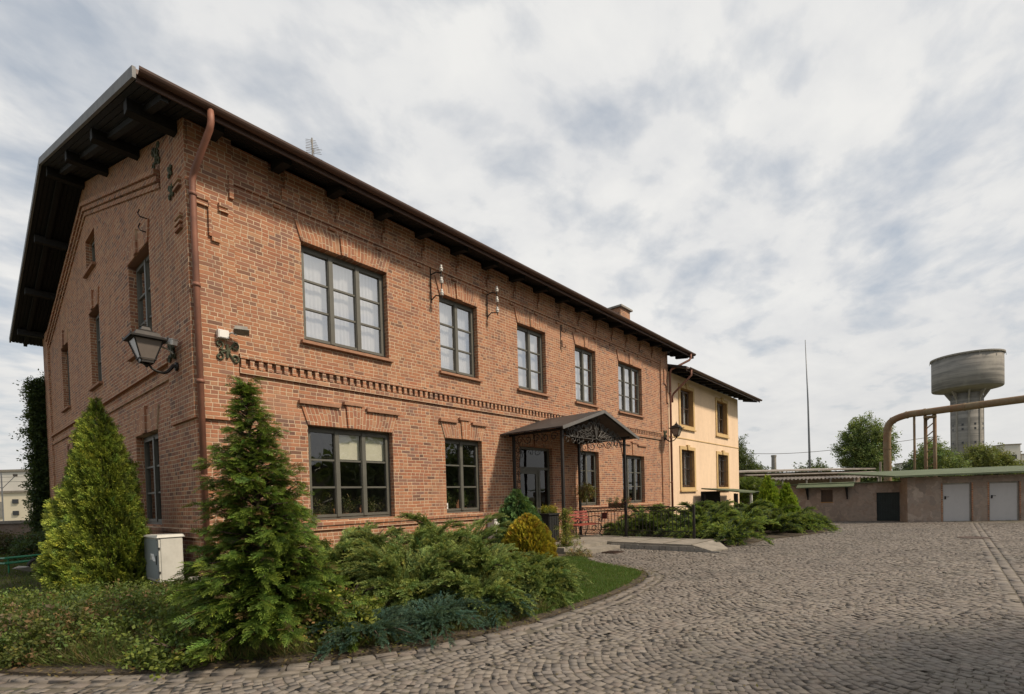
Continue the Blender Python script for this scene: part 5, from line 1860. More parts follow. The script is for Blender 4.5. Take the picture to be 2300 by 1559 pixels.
mb.build("roof", M["greenfelt"], gr)

# carport like lean-to in front of the cream house
lt = thing("lean_to_roof", (22, -1.4, 0), "low green roofed lean-to shelter against the cream house", "shelter")
mb = MB(); mb.hexa([(21.9, -2.1, 1.46), (26.9, -2.1, 1.36), (26.9, -.35, 1.60), (21.9, -.35, 1.66), (21.9, -2.1, 1.52), (26.9, -2.1, 1.42), (26.9, -.35, 1.66), (21.9, -.35, 1.72)])
mb.build("roof", M["greenfelt"], lt)
for (x_, y_) in ((22.1, -1.95), (24.4, -1.95), (26.7, -1.95), (22.1, -.45), (26.7, -.45)):
    mb = MB(); mb.box(x_ - .05, x_ + .05, y_ - .05, y_ + .05, .02, 1.40); mb.build("post", M["wood_dark"] if x_ != 24.4 else M["white"], lt)
mb = MB(); mb.box(21.95, 24.6, -.35, -.30, .02, 1.55); mb.build("back_panel", M["wood_dark"], lt)

# long warehouse with corrugated roofs behind the shed
lw = thing("corrugated_warehouse", (43, 0, 0), "long low warehouse with weathered corrugated roof edges", "warehouse")
a2, b2 = np.array([38.2, 3.4]), np.array([45.7, -4.6])
dd2 = (b2 - a2) / np.linalg.norm(b2 - a2); nn2 = np.array([-dd2[1], dd2[0]])
if nn2[0] < 0:
    nn2 = -nn2
L2 = np.linalg.norm(b2 - a2)
WMf = lambda u, d, z: (a2[0] + dd2[0] * u + nn2[0] * d, a2[1] + dd2[1] * u + nn2[1] * d, z)
def wbox(mb, u0, u1, d0, d1, z0, z1, z0b=None, z1b=None):
    z0b = z0 if z0b is None else z0b; z1b = z1 if z1b is None else z1b
    c = [WMf(u0, d0, z0), WMf(u1, d0, z0), WMf(u1, d1, z0b), WMf(u0, d1, z0b), WMf(u0, d0, z1), WMf(u1, d0, z1), WMf(u1, d1, z1b), WMf(u0, d1, z1b)]
    mb.hexa(c)
mb = MB(); wbox(mb, .5, L2 - .5, 0, 5, -.06, 2.9); mb.build("wall", M["shedwall"], lw)
mb = MB(); wbox(mb, 0, L2, -1.0, 6, 2.92, 3.02, 3.3, 3.4); wbox(mb, .6, L2 - .2, -1.5, -.1, 2.66, 2.72, 2.78, 2.84); mb.build("roof", M["corr"], lw)
mb = MB()   # wavy lower sheet
vs, fs = [], []
n_ = 220
for i in range(n_ + 1):
    u_ = 1.0 + (L2 - 1.6) * i / n_
    dz = .045 * math.sin(i * math.pi / 3.5)
    vs += [WMf(u_, -2.2, 2.30 + dz), WMf(u_, -1.2, 2.50 + dz)]
for i in range(n_):
    fs.append((2 * i, 2 * i + 2, 2 * i + 3, 2 * i + 1))
k0 = len(vs)
vs2 = [(v[0], v[1], v[2] - .02) for v in vs]
fs += [tuple(k0 + q for q in f_[::-1]) for f_ in fs[:n_]]
fs += [(2 * i, k0 + 2 * i, k0 + 2 * i + 2, 2 * i + 2) for i in range(n_)]
mb.add(vs + vs2, fs); mb.build("wavy_awning", M["corr"], lw)
mb = MB()
for k in range(6):
    u_ = 1.1 + (L2 - 1.8) * k / 5
    p = WMf(u_, -2.1, 0); mb.tube([(p[0], p[1], 0), (p[0], p[1], 2.3)], .06, 6)
mb.build("post", M["concdark"], lw)
mb = MB(); p = WMf(L2 - .9, -2.6, 0); mb.tube([(p[0], p[1], 0), (p[0], p[1], 3.4)], .07, 6); mb.build("end_pole", M["conc"], lw)
p = D3 = WMf(-1.2, -1.2, 0)
sl_ = thing("street_lamp", (p[0], p[1], 0), "curved grey lamp post beside the cream house corner", "street lamp")
mb = MB(); mb.tube([tuple(q) for q in smooth_path([(p[0], p[1], 0), (p[0], p[1], 2.6), (p[0] - .05, p[1] + .15, 3.2), (p[0] - .3, p[1] + .6, 3.55), (p[0] - .6, p[1] + 1.2, 3.5)], 5)], .045, 6); mb.build("pole", M["mast"], sl_, True)
mb = MB(); mb.beam((p[0] - .55, p[1] + 1.1, 3.50), (p[0] - .75, p[1] + 1.5, 3.47), .16, .07); mb.build("lamp_head", M["white"], sl_)

# rusty pipeline on legs
pp = thing("overhead_pipeline", (42, -8, 0), "thick rusty insulated pipe rising over the garages and running off right", "pipeline")
P_ = smooth_path([(42.55, -6.2, -.05), (42.55, -6.2, 3.0), (42.55, -6.2, 5.2), (42.5, -6.4, 6.15), (42.35, -7.3, 6.55), (42.1, -8.6, 6.6), (41.2, -11.6, 6.62), (39.5, -17.5, 6.65), (37.5, -24.0, 6.7)], 6)
mb = MB(); mb.tube([tuple(q) for q in P_], .235, 14)
mb.build("pipe", M["rust"], pp, True)
mb = MB()
for k in range(4, len(P_) - 1, 5):
    q0, q1 = P_[k], P_[k] + (P_[k + 1] - P_[k]) / np.linalg.norm(P_[k + 1] - P_[k]) * .10
    mb.tube([tuple(q0), tuple(q1)], .262, 14)
mb.build("flange", M["rust"], pp)
for (a, b, r_) in ((42.3, -7.75, .09), (42.6, -8.35, .13), (42.2, -8.85, .13)):
    mb = MB(); mb.tube([(a, b, -.05), (a, b, 6.4)], r_ * .8, 8); mb.build("leg", M["rust"], pp, True)
mb = MB()
for z_ in np.arange(.5, 6.2, .55):
    mb.beam((42.6, -8.35, z_), (42.2, -8.85, z_ + .45), .05, .05)
mb.box(42.0, 42.8, -8.95, -8.25, 6.2, 6.32)
mb.build("bracing", M["rust"], pp)

# mast
ms = thing("tall_mast", (65.8, 3.0, 0), "very thin tall mast beyond the warehouse roofs", "mast")
mb = MB(); mb.tube([(65.8, 3, 0), (65.8, 3.0, 6), (65.7, 3.05, 12), (65.5, 3.2, 19.2)], .12, 8, True, [.15, .12, .085, .035]); mb.build("pole", M["mast"], ms, True)

# water tower
wt = thing("water_tower", (200, -13.3, 0), "round concrete water tower with a wide tank on a pillared shaft", "water tower")
TC = (200.0, -13.6, 0)
mb = MB(); mb.lathe(TC, [(3.6, -4), (3.6, 29.0)], 40); mb.build("shaft", M["towerc"], wt, True)
for f_ in [bpy.data.objects["shaft"]]:
    pass
mb = MB()
for k in range(8):
    a = math.tau * k / 8 + .1
    x_, y_ = TC[0] + 3.56 * math.cos(a), TC[1] + 3.56 * math.sin(a)
    mb.obox((x_, y_, 12), (.4, .42, 31.5), a)
    x2, y2 = TC[0] + 6.3 * math.cos(a), TC[1] + 6.3 * math.sin(a)
    e = (math.cos(a), math.sin(a))
    s_ = (-math.sin(a) * .2, math.cos(a) * .2)
    pz = [(3.7, 26.9), (3.85, 26.9), (5.2, 29.1), (5.2, 29.4), (3.7, 29.3)]
    A = [(TC[0] + e[0] * r_ - s_[0], TC[1] + e[1] * r_ - s_[1], z_) for r_, z_ in pz]; B = [(TC[0] + e[0] * r_ + s_[0], TC[1] + e[1] * r_ + s_[1], z_) for r_, z_ in pz]
    mb.add(A + B, [(4, 3, 2, 1, 0), (5, 6, 7, 8, 9)] + [(i, (i + 1) % 5, 5 + (i + 1) % 5, 5 + i) for i in range(5)])
mb.build("pillar", simple("pale_concrete_rib", (.30, .28, .245), (.22, .205, .18), .9, 0, .6, .3, .05), wt)
mb = MB()
for k in range(8):
    a = math.tau * (k + .5) / 8 + .1
    for z_ in (9, 10.4, 14, 18, 19.3, 24.6):
        mb.obox((TC[0] + 3.62 * math.cos(a), TC[1] + 3.62 * math.sin(a), z_), (.12, .45, .6), a)
mb.build("opening", M["darkglass"], wt)
mb = MB(); mb.lathe(TC, [(3.7, 28.6), (4.3, 29.05), (6.0, 29.45), (7.9, 29.85), (8.1, 30.1), (8.1, 39.0)], 64); tk = mb.build("tank", M["towerc"], wt)
for p_ in tk.data.polygons:
    p_.use_smooth = len(p_.vertices) == 4
mb = MB(); mb.lathe(TC, [(8.12, 39.0), (8.42, 39.1), (8.42, 39.5), (8.1, 39.6), (2, 40.0)], 64)
mb.lathe(TC, [(1.5, 39.8), (1.5, 40.5), (.3, 40.8)], 20)
mb.build("rim", M["concdark"], wt)

mb = MB()
for k in range(20):
    a = math.tau * k / 20
    mb.box(TC[0] + 8.45 * math.cos(a) - .05, TC[0] + 8.45 * math.cos(a) + .05, TC[1] + 8.45 * math.sin(a) - .05, TC[1] + 8.45 * math.sin(a) + .05, 38.4, 39.1)
mb.build("bracket", M["concdark"], wt)
# far pale buildings
def block(name, corner, w_, d_, h_, label, rows, cols, mat="whitewall", ang=0, extra=None):
    t_ = thing(name, (corner[0], corner[1], 0), label, "building")
    c, s = math.cos(ang), math.sin(ang)
    T_ = lambda u, v, z: (corner[0] + u * c - v * s, corner[1] + u * s + v * c, z)
    mb = MB()
    mb.hexa([T_(0, 0, -3), T_(w_, 0, -3), T_(w_, d_, -3), T_(0, d_, -3), T_(0, 0, h_), T_(w_, 0, h_), T_(w_, d_, h_), T_(0, d_, h_)])
    mb.build("wall", M[mat], t_)
    mb = MB()
    mb.hexa([T_(-.2, -.2, h_), T_(w_ + .2, -.2, h_), T_(w_ + .2, d_ + .2, h_), T_(-.2, d_ + .2, h_), T_(-.2, -.2, h_ + .35), T_(w_ + .2, -.2, h_ + .35), T_(w_ + .2, d_ + .2, h_ + .35), T_(-.2, d_ + .2, h_ + .35)])
    mb.build("roof", M["conc"], t_)
    for r_ in range(rows):
        for k in range(cols):
            u_ = w_ * (k + .5) / cols; z_ = h_ - (r_ + .55) * (h_ / rows)
            mb = MB()
            hw = w_ / cols * .28
            mb.hexa([T_(u_ - hw, -.05, z_ - .7), T_(u_ + hw, -.05, z_ - .7), T_(u_ + hw, .05, z_ - .7), T_(u_ - hw, .05, z_ - .7), T_(u_ - hw, -.05, z_ + .7), T_(u_ + hw, -.05, z_ + .7), T_(u_ + hw, .05, z_ + .7), T_(u_ - hw, .05, z_ + .7)])
            mb.build("window", M["darkglass"], t_)
    return t_
#SPLIT2
# ------------------------------------------------------------------ background, left
bw = thing("garden_wall", (-2, 19.4, 0), "weathered brown rendered wall behind the left lawn", "wall")
mb = MB(); mb.box(-22, 3.0, 19.3, 19.6, -.06, 1.02); mb.build("wall", M["shedwall"], bw)
mb = MB(); mb.box(-22, 3.0, 19.2, 19.7, 1.02, 1.14); mb.build("coping", M["concdark"], bw)
fb = block("cream_factory", (-4, 117.5), 30, 14, 4.6, "cream low factory with two small square windows beyond the left wall", 1, 1, "cream", R(-49))
for o in list(fb.children):
    if o.name.startswith("window"):
        bpy.data.objects.remove(o, do_unlink=True)
c, s = math.cos(R(-49)), math.sin(R(-49))
for (u_, z_) in ((15.6, 3.2), (15.6, 1.3)):
    mb = MB(); mb.obox((-4 + u_ * c, 117.5 + u_ * s - .02, z_), (.9, .3, .7), R(-49)); mb.build("window", M["darkglass"], fb)
mb = MB(); mb.obox((-4 + 6.5 * c, 117.5 + 6.5 * s - .02, 1.9), (14, .25, 2.6), R(-49)); mb.build("shutter", M["concdark"], fb)
mb = MB(); mb.obox((-4 + 21 * c, 117.5 + 21 * s - .02, 2.2), (5.5, .25, 2.0), R(-49)); mb.build("shutter", M["whitewall"], fb)
b5 = block("pale_hall", (-30, 150), 80, 20, 8.2, "pale long hall behind the cream factory on the left", 1, 1, "whitewall", R(-49))
for i, (x_, y_) in enumerate(((4.2, 98.0), (9.8, 92.0))):
    fp = thing("pylon", (x_, y_, 0), ("slim lattice catenary post at the far left edge", "slim catenary post beside the ivy")[i], "pylon")
    mb = MB(); mb.tube([(x_, y_, 0), (x_, y_, 7.4)], .10, 6)
    mb.tube([(x_, y_, 5.0), (x_ - 1.4, y_ + 1.2, 6.9)], .05, 5); mb.tube([(x_, y_, 5.0), (x_ + 1.4, y_ - 1.2, 6.9)], .05, 5)
    mb.build("post", M["mast"], fp)
    mb = MB()
    for q in (-1, 1):
        mb.obox((x_ + q * 1.4, y_ - q * 1.2, 7.0), (.5, .3, .35))
    mb.build("insulator", M["iron"], fp)
mb = MB()
for k, z_ in enumerate((6.2, 6.9, 7.6)):
    mb.tube([(-12, 113, z_), (6, 94.5, z_ - .25), (22, 80, z_)], .025, 4)
tag(mb.build("overhead_wire", M["iron"]), "thin overhead wires crossing the sky at far left", "wire")
mb = MB()
mb.tube([tuple(q) for q in smooth_path([(58, 14, 6.6), (63, 6, 5.85), (69, -1, 6.3), (76, -8, 7.4)], 6)], .028, 4)
tag(mb.build("cable", M["iron"]), "single sagging cable behind the tall mast", "wire")

# wheelbarrow, lying boards and sheet by the far gable corner
wb = thing("wheelbarrow", (-1.3, 6.9, .04), "upturned grey wheelbarrow with a green tray rim on the lawn", "wheelbarrow")
mb = MB()
mb.hexa([(-1.10, 6.5, .16), (-.45, 6.6, .16), (-.45, 7.2, .16), (-1.10, 7.15, .16), (-1.25, 6.35, .42), (-.25, 6.5, .44), (-.25, 7.35, .44), (-1.25, 7.3, .42)])
mb.build("tray", M["concdark"], wb)
mb = MB(); mb.tube([(-.40, 6.6, .36), (-.15, 6.7, .62), (.02 - .12, 6.75, .95)], .016, 6); mb.tube([(-.40, 7.2, .36), (-.18, 7.2, .62), (-.12, 7.2, .95)], .016, 6); mb.tube([(-.9, 6.6, .16), (-.7, 6.6, .05), (-.5, 6.6, .16)], .014, 6)
mb.build("handle", M["flash"], wb)
mb = MB(); mb.tube(arc((-1.38, 6.9, .20), .15, 0, math.tau, (1, 0, 0), (0, 0, 1), 18), .035, 8); mb.build("wheel", M["iron"], wb)
gt = thing("green_chair", (-1.5, 7.3, .04), "green plastic hoop frame lying behind the wheelbarrow", "garden frame")
mb = MB()
for z_ in (.30, .42):
    mb.tube([tuple(q) for q in smooth_path([(-1.9, 7.0, z_), (-1.2, 7.1, z_ + .02), (-1.1, 7.5, z_), (-1.9, 7.6, z_ - .02), (-1.9, 7.0, z_)], 5)], .020, 6)
mb.tube([(-1.85, 7.05, .06), (-1.85, 7.05, .42)], .018, 6); mb.tube([(-1.2, 7.15, .06), (-1.2, 7.15, .42)], .018, 6)
mb.build("frame", M["greenplastic"], gt)
ws = thing("metal_sheet", (-1.6, 6.5, .05), "crumpled pale metal sheet on the lawn in front of the wheelbarrow", "metal sheet")
mb = MB(); mb.add([(-1.85, 6.35, .22), (-1.35, 6.15, .26), (-1.0, 6.3, .12), (-1.25, 6.75, .14), (-1.7, 6.8, .24), (-1.4, 6.45, .06)], [(0, 1, 5), (1, 2, 5), (2, 3, 5), (3, 4, 5), (4, 0, 5)]); mb.build("sheet", M["porcelain"], ws)
bd = thing("plank_stack", (-.5, 7.9, .04), "two weathered planks leaning against the gable", "planks")
for k in range(2):
    mb = MB(); mb.beam((-.62, 7.5 + .16 * k, .05), (-.06, 7.9 + .16 * k, 1.0), .09, .03); mb.build("plank", M["slatwood"], bd)

# ------------------------------------------------------------------ plants
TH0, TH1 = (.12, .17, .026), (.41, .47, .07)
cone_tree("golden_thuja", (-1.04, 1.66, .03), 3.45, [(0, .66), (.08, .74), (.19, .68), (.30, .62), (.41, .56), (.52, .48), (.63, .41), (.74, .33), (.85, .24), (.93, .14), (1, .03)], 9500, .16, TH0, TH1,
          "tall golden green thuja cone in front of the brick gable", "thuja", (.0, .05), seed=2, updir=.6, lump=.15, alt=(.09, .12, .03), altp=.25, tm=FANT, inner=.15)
# foreground conifer: layered drooping branches
def layered(name, base, h, prof, nb, label, seed, c0, c1, s, lean, per=26):
    rng = np.random.default_rng(seed)
    t_ = thing(name, base, label, "conifer")
    trunk(t_, base, base[2] + h * .93, .045, lean)
    f = Fol(); mb = MB()
    for i in range(nb):
        q = ((i + rng.random()) / nb) ** 1.12
        L = np.interp(q, [p[0] for p in prof], [p[1] for p in prof]) * (.62 + .55 * rng.random())
        az = i * 2.39996 + rng.normal(0, .3)
        p0 = np.array(base) + np.array([lean[0] * q, lean[1] * q, h * q * .96 + .05])
        d = np.array([math.cos(az), math.sin(az), 0.])
        rise = .30 + .55 * q
        k = max(6, int(per * L / .9))
        ts = np.sort(rng.random(k)) * .88 + .14
        C = p0 + d * (L * ts)[:, None] + np.array([0, 0, 1.]) * (L * (rise * ts - .30 * ts ** 2.2))[:, None]
        C += rng.normal(0, .03, C.shape)
        C[:, 2] = np.maximum(C[:, 2], base[2] + .06)
        mb.tube([p0, C[len(C) // 2], C[-1]], .01, 4, True, [.013, .008, .003])
        side = np.array([-d[1], d[0], 0.])
        sg = rng.choice([-1, 1], k)[:, None] * (.25 + .75 * rng.random((k, 1)))
        D = d * (.8 + .4 * ts[:, None]) + side * sg + np.array([0, 0, .34]) * (1 - ts[:, None] * .8) + rng.normal(0, .18, (k, 3))
        f.spray(FAND, C, D, s * (1.15 - .45 * ts) * (.6 + .7 * rng.random(k)) * (1.1 - .45 * q), c0, c1, (0, 0, 1), .55, .24, rng, alt=(.12, .075, .03), altp=.08)
        D2 = D * [1, 1, .2] + (0, 0, -.45)
        f.spray(FAND, C[::2], D2[::2], s * .8 * (1.1 - .5 * q), np.array(c0) * .9, np.array(c1) * .9, (0, 0, 1), .5, .2, rng)
    mb.build("branch", M["bark"], t_, True)
    f.build("crown", t_, M["leafthick"], zmin=base[2])
    return t_
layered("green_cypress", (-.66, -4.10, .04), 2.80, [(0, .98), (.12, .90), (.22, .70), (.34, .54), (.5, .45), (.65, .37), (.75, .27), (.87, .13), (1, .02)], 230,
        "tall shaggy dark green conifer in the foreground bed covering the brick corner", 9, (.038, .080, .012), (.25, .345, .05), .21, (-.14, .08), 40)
# broad leaved shrub with drooping yellowing leaves at its foot
def leaf_shrub(name, base, r, h, n, label, seed, c0, c1, alt, altp, s=.16, cat="shrub"):
    rng = np.random.default_rng(seed)
    t_ = thing(name, base, label, cat)
    mb = MB(); f = Fol()
    for k in range(9):
        a = rng.random() * math.tau; q = (base[0] + r * .7 * math.cos(a), base[1] + r * .7 * math.sin(a), base[2] + h * (.6 + .4 * rng.random()))
        mb.tube([base, ((base[0] + q[0]) / 2, (base[1] + q[1]) / 2, base[2] + h * .5), q], .008, 4, True, [.012, .008, .003])
    mb.build("stem", M["bark"], t_)
    v = rng.normal(0, 1, (n, 3)); v /= np.linalg.norm(v, axis=1, keepdims=True); v[:, 2] = np.abs(v[:, 2])
    P = np.array(base) + v * np.array([r, r, h]) * (.35 + .65 * rng.random((n, 1)) ** .6)
    f.spray(BROAD, P, v * [1, 1, .2] + (0, 0, -.5) + rng.normal(0, .4, (n, 3)), s * (.7 + .6 * rng.random(n)), c0, c1, (0, 0, 1), .5, .25, rng, alt=alt, altp=altp)
    f.build("foliage", t_, zmin=base[2] - .01)
    return t_
leaf_shrub("yellowing_shrub", (-.22, -4.45, .04), .52, .62, 460, "low shrub with drooping yellowing leaves right of the foreground conifer", 21, (.06, .09, .015), (.24, .27, .05), (.34, .20, .08), .16)
leaf_shrub("yellowing_shrub", (-1.45, -4.0, .04), .42, .30, 220, "low leafy shrub left of the foreground conifer by the kerb", 22, (.05, .08, .015), (.16, .20, .04), (.20, .12, .05), .14, .15)
leaf_shrub("bramble_tangle", (-2.2, -2.3, .04), .8, .42, 520, "brownish bramble tangle at the far left front", 23, (.04, .06, .016), (.13, .15, .04), (.20, .12, .06), .3, .15)
leaf_shrub("bramble_tangle", (-1.4, -1.6, .04), .8, .40, 520, "low tangle of green and brown stems below the golden thuja", 24, (.04, .065, .016), (.12, .16, .04), (.20, .12, .06), .22, .15)
leaf_shrub("bramble_tangle", (-.55, -.9, .04), .6, .36, 360, "low green undergrowth in front of the grey cabinet", 25, (.03, .055, .014), (.09, .13, .03), (.14, .09, .05), .12, .14)

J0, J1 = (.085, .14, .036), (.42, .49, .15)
JB = [  # base, r, h, n, label, seed, colours
    ((1.40, -2.05), .90, .86, 36, "feathery juniper at the left of the planted bed beside the brick wall"),
    ((2.05, -2.95), .95, .92, 40, "wide arching juniper in the middle of the bed with pale tips"),
    ((3.25, -2.75), 1.00, 1.08, 44, "tallest feathery juniper in the bed in front of the second lower window"),
    ((1.25, -4.15), .95, .62, 38, "low spreading juniper at the front middle of the kerbed bed"),
    ((2.15, -4.35), .95, .70, 40, "spreading juniper with long drooping plumes in the front of the bed"),
    ((2.95, -4.75), .75, .36, 32, "juniper next to the lawn tip in front of the golden cone"),
    ((2.55, -5.2), .60, .36, 22, "small low juniper over the kerb beside the lawn"),
    ((1.55, -5.02), .62, .42, 22, "small low juniper over the kerb behind the blue mat"),
]
for i, (b_, r_, h_, n_, lab) in enumerate(JB):
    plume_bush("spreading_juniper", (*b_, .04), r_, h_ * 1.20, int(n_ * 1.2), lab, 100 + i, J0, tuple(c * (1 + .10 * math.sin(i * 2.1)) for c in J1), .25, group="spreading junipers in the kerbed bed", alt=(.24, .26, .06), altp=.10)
BL0, BL1 = (.045, .090, .062), (.13, .22, .155)
for i, (b_, r_, n_, lab) in enumerate((((-.10, -4.95), .52, 26, "blue green creeping juniper at the front kerb, leftmost of the three mats"), ((.62, -5.20), .58, 28, "blue green creeping juniper at the front kerb, middle one of the three mats"), ((1.5, -5.36), .50, 24, "blue green creeping juniper at the front kerb, rightmost of the three mats"))):
    plume_bush("creeping_juniper", (*b_, .04), r_, .30, n_, lab, 140 + i, BL0, BL1, .15, el=(4, 38), group="blue creeping junipers along the front kerb")
cone_tree("dwarf_conifer", (2.15, -1.30, .04), 1.0, [(0, .34), (.3, .38), (.7, .30), (.9, .2), (1, .03)], 420, .13, (.05, .08, .018), (.20, .23, .06), "rounded dwarf conifer behind the junipers against the brick wall", "conifer", seed=41, tm=FANS, lump=.04)
cone_tree("golden_cone_shrub", (4.02, -3.85, .04), 1.16, [(0, .42), (.2, .50), (.5, .45), (.75, .31), (.92, .15), (1, .02)], 2300, .13, (.26, .22, .022), (.60, .47, .04), "bright golden cone shaped shrub in front of the porch", "golden conifer", seed=42, tm=FANS, lump=.05, alt=(.30, .17, .02), altp=.25)
cone_tree("dark_cypress", (6.65, -1.55, .04), 1.72, [(0, .50), (.3, .56), (.6, .44), (.85, .25), (1, .05)], 1900, .18, (.04, .09, .03), (.15, .27, .085), "blue green nodding conifer beside the left porch post", "conifer", (-.12, .1), seed=43, tm=FANS, updir=-.35, lump=.08)
leaf_shrub("edging_plant", (4.2, -4.3, .04), .35, .25, 160, "small yellow green plant at the back of the lawn tip", 44, (.08, .11, .02), (.26, .27, .06), (.3, .2, .05), .1, .10)
leaf_shrub("edging_plant", (7.3, -2.75, .02), .30, .22, 110, "small dry yellowish plant at the end of the kerb by the steps", 45, (.10, .10, .03), (.33, .28, .12), (.35, .2, .10), .3, .10)

# right juniper bank
RJ = [((12.75, -1.0), .50, .62), ((14.0, -1.15), 1.0, 1.30), ((12.75, -2.35), .62, .95), ((13.8, -2.4), 1.1, 1.30), ((12.35, -3.5), .65, 1.0), ((13.4, -3.75), .95, 1.05),
      ((14.7, -3.0), 1.1, 1.20), ((14.3, -4.5), .90, .85), ((15.9, -3.7), 1.1, 1.15), ((15.7, -5.1), .85, .70), ((17.1, -4.4), 1.1, 1.0), ((16.9, -5.6), .75, .52), ((18.3, -5.0), .9, .75), ((18.1, -5.85), .55, .36), ((18.0, -3.3), 1.1, 1.2), ((12.1, -4.80), .80, .62)]
PLC = ["behind the iron railing next to the bench", "rising against the last lower window", "pressed on the iron railing from behind", "in the middle just right of the railing", "at the ramp edge behind the railing end", "beside the ramp below the cream house", "below the cream house wall",
       "dark one near the end of the ramp", "in front of the lean-to shelter", "low at the yard edge below the shelter", "left of the bright green thujas", "low at the yard edge near the right end", "at the right end of the bank", "smallest at the right tip of the bank", "behind the bank under the shelter roof", "spilling over the end of the ramp"]
for i, ((bx_, by_), r_, h_) in enumerate(RJ):
    dk_ = (i * 37 % 10) / 10
    plume_bush("bank_juniper", (bx_, by_, .03), r_, h_, 22, "spreading juniper " + PLC[i], 200 + i, tuple(c * (.8 + .5 * dk_) for c in J0), tuple(c * (.70 + .65 * dk_) for c in (.42, .50, .10)), .30, tm=PLUMES, group="junipers of the bank on the right", alt=(.09, .13, .09), altp=.2)
for i, (b_, h_, r_) in enumerate((((19.15, -4.05, .03), 2.10, .40), ((19.7, -4.60, .03), 1.75, .38), ((19.25, -4.85, .03), 1.2, .28))):
    cone_tree("bright_thuja", b_, h_, [(0, .8 * r_), (.2, r_), (.5, .85 * r_), (.8, .45 * r_), (1, .03)], 1500, .20, (.15, .22, .02), (.42, .54, .05), ("tallest bright green thuja at the end of the bank", "bright green thuja right of the tallest one", "shortest bright green thuja in front of the other two")[i], "thuja", seed=50 + i, tm=FANS, lump=.10, group="bright thujas by the shed")
# clipped hedge behind the cream house
hg = thing("clipped_hedge", (33.5, 1.0, 0), "clipped rounded green hedge at the cream house corner", "hedge")
rngh = np.random.default_rng(61)
n = 2600
P = np.stack([rngh.uniform(30.5, 36.5, n), rngh.uniform(-.8, 2.2, n), 2.25 * rngh.random(n) ** .4], 1)
P[:, 2] *= 1 - .25 * ((P[:, 1] - .7) / 1.6) ** 2
f = Fol(); f.spray(FANS, P, rngh.normal(0, .6, (n, 3)) + (0, 0, .7), .34, (.045, .075, .012), (.15, .19, .03), rng=rngh)
f.build("foliage", hg); mb = MB()
for k in range(6):
    mb.tube([(31 + k, .7, 0), (31 + k, .7, 1.6)], .05, 5)
mb.build("stem", M["bark"], hg)

# ivy at the back corner
iv = thing("ivy_column", (0, 16.1, 0), "dark ivy climbing the far back corner of the brick house", "ivy")
rngi = np.random.default_rng(62)
n = 2300
zz_ = rngi.random(n) ** 1.25 * 6.35
wd_ = np.interp(zz_, [0, 1.5, 3, 4.3, 5.2, 6.4], [1.0, .75, .7, .75, .45, .12])
P = np.stack([rngi.normal(-.12, .16, n), 15.75 + wd_ * rngi.random(n) ** .8 * .85 + .05, zz_], 1)
f = Fol(); f.spray(BROAD, P, rngi.normal(0, .7, (n, 3)) + (-.3, .2, -.2), .30, (.014, .028, .010), (.045, .075, .025), rng=rngi)
n = 110
P = np.stack([rngi.normal(-.12, .15, n), 16.3 + .9 * rngi.random(n), 4 + 2.0 * rngi.random(n)], 1)
f.spray(BROADF, P, rngi.normal(0, .7, (n, 3)) + (-.2, .6, .3), .22, (.02, .035, .012), (.05, .08, .03), rng=rngi)
f.build("foliage", iv)
mb = MB()
for k in range(5):
    mb.tube([(-.05, 15.9 + .1 * k, 0), (-.04, 16.0 + .06 * k, 2.5), (-.04, 15.9 + .1 * k, 5.2)], .03, 5, True, [.04, .025, .01])
mb.build("stem", M["bark"], iv)
for i, (b_, r_, h_, lab, cc0) in enumerate((((-1.9, 15.5, .03), 1.1, .9, "brownish overgrown bush by the wall at far left", (.06, .05, .03)), ((-.4, 14.6, .03), .9, .85, "dark bush at the foot of the ivy", (.025, .045, .018)), ((-3.2, 12.0, .03), .9, .6, "grey green weeds at the left edge of the lawn", (.06, .08, .03)), ((-.7, 11.0, .03), .7, .9, "dark low shrub against the middle of the gable", (.03, .05, .02)))):
    leaf_shrub("garden_bush", b_, r_, h_, 380, lab, 70 + i, cc0, tuple(c * 2.4 for c in cc0), (.14, .09, .05), .15, .26, "bush")

# ------------------------------------------------------------------ far trees
G0, G1 = (.065, .095, .032), (.20, .255, .085)
crown_tree("leafy_tree", (70.2, -2.0, 0), 10, [(0, 0, 7.4, 2.2, 2.2), (-1.4, 1.3, 5.9, 1.9, 1.6), (1.2, -1.3, 5.6, 2.1, 1.9), (0, 0, 4.2, 2.6, 1.8), (1.6, -2.0, 7.0, 1.4, 1.5), (-1.0, 1.2, 7.6, 1.3, 1.3), (.5, -.6, 2.4, 2.4, 1.5)], 2600, .62, G0, G1, "large leafy green tree behind the warehouse and pipeline", 81, r_tr=.28)
crown_tree("leafy_tree", (75.5, -8.0, 0), 8, [(0, 0, 4.4, 2.2, 1.9), (1.2, -1.6, 3.2, 2.0, 1.8)], 700, .62, G0, G1, "smaller tree showing between the pipeline legs", 82, r_tr=.2)
crown_tree("leafy_tree", (101, -7.4, 0), 9, [(0, 0, 6.6, 1.6, 2.0), (1.0, -1.5, 4.6, 2.6, 2.0), (-1.2, 1.4, 4.2, 2.2, 1.8), (0, 0, 2.8, 3.2, 1.7)], 1300, .75, (.03, .05, .028), (.085, .115, .06), "dark pointed tree left of the water tower", 83, r_tr=.22)
crown_tree("willow_tree", (106.4, -13.8, 0), 8, [(0, 0, 5.0, 3.0, 2.2), (-1.6, 2.2, 4.2, 2.6, 1.8), (1.8, -2.2, 4.0, 2.8, 1.8)], 1500, .8, (.08, .09, .025), (.20, .21, .06), "yellowish willow at the foot of the water tower", 84, r_tr=.25)
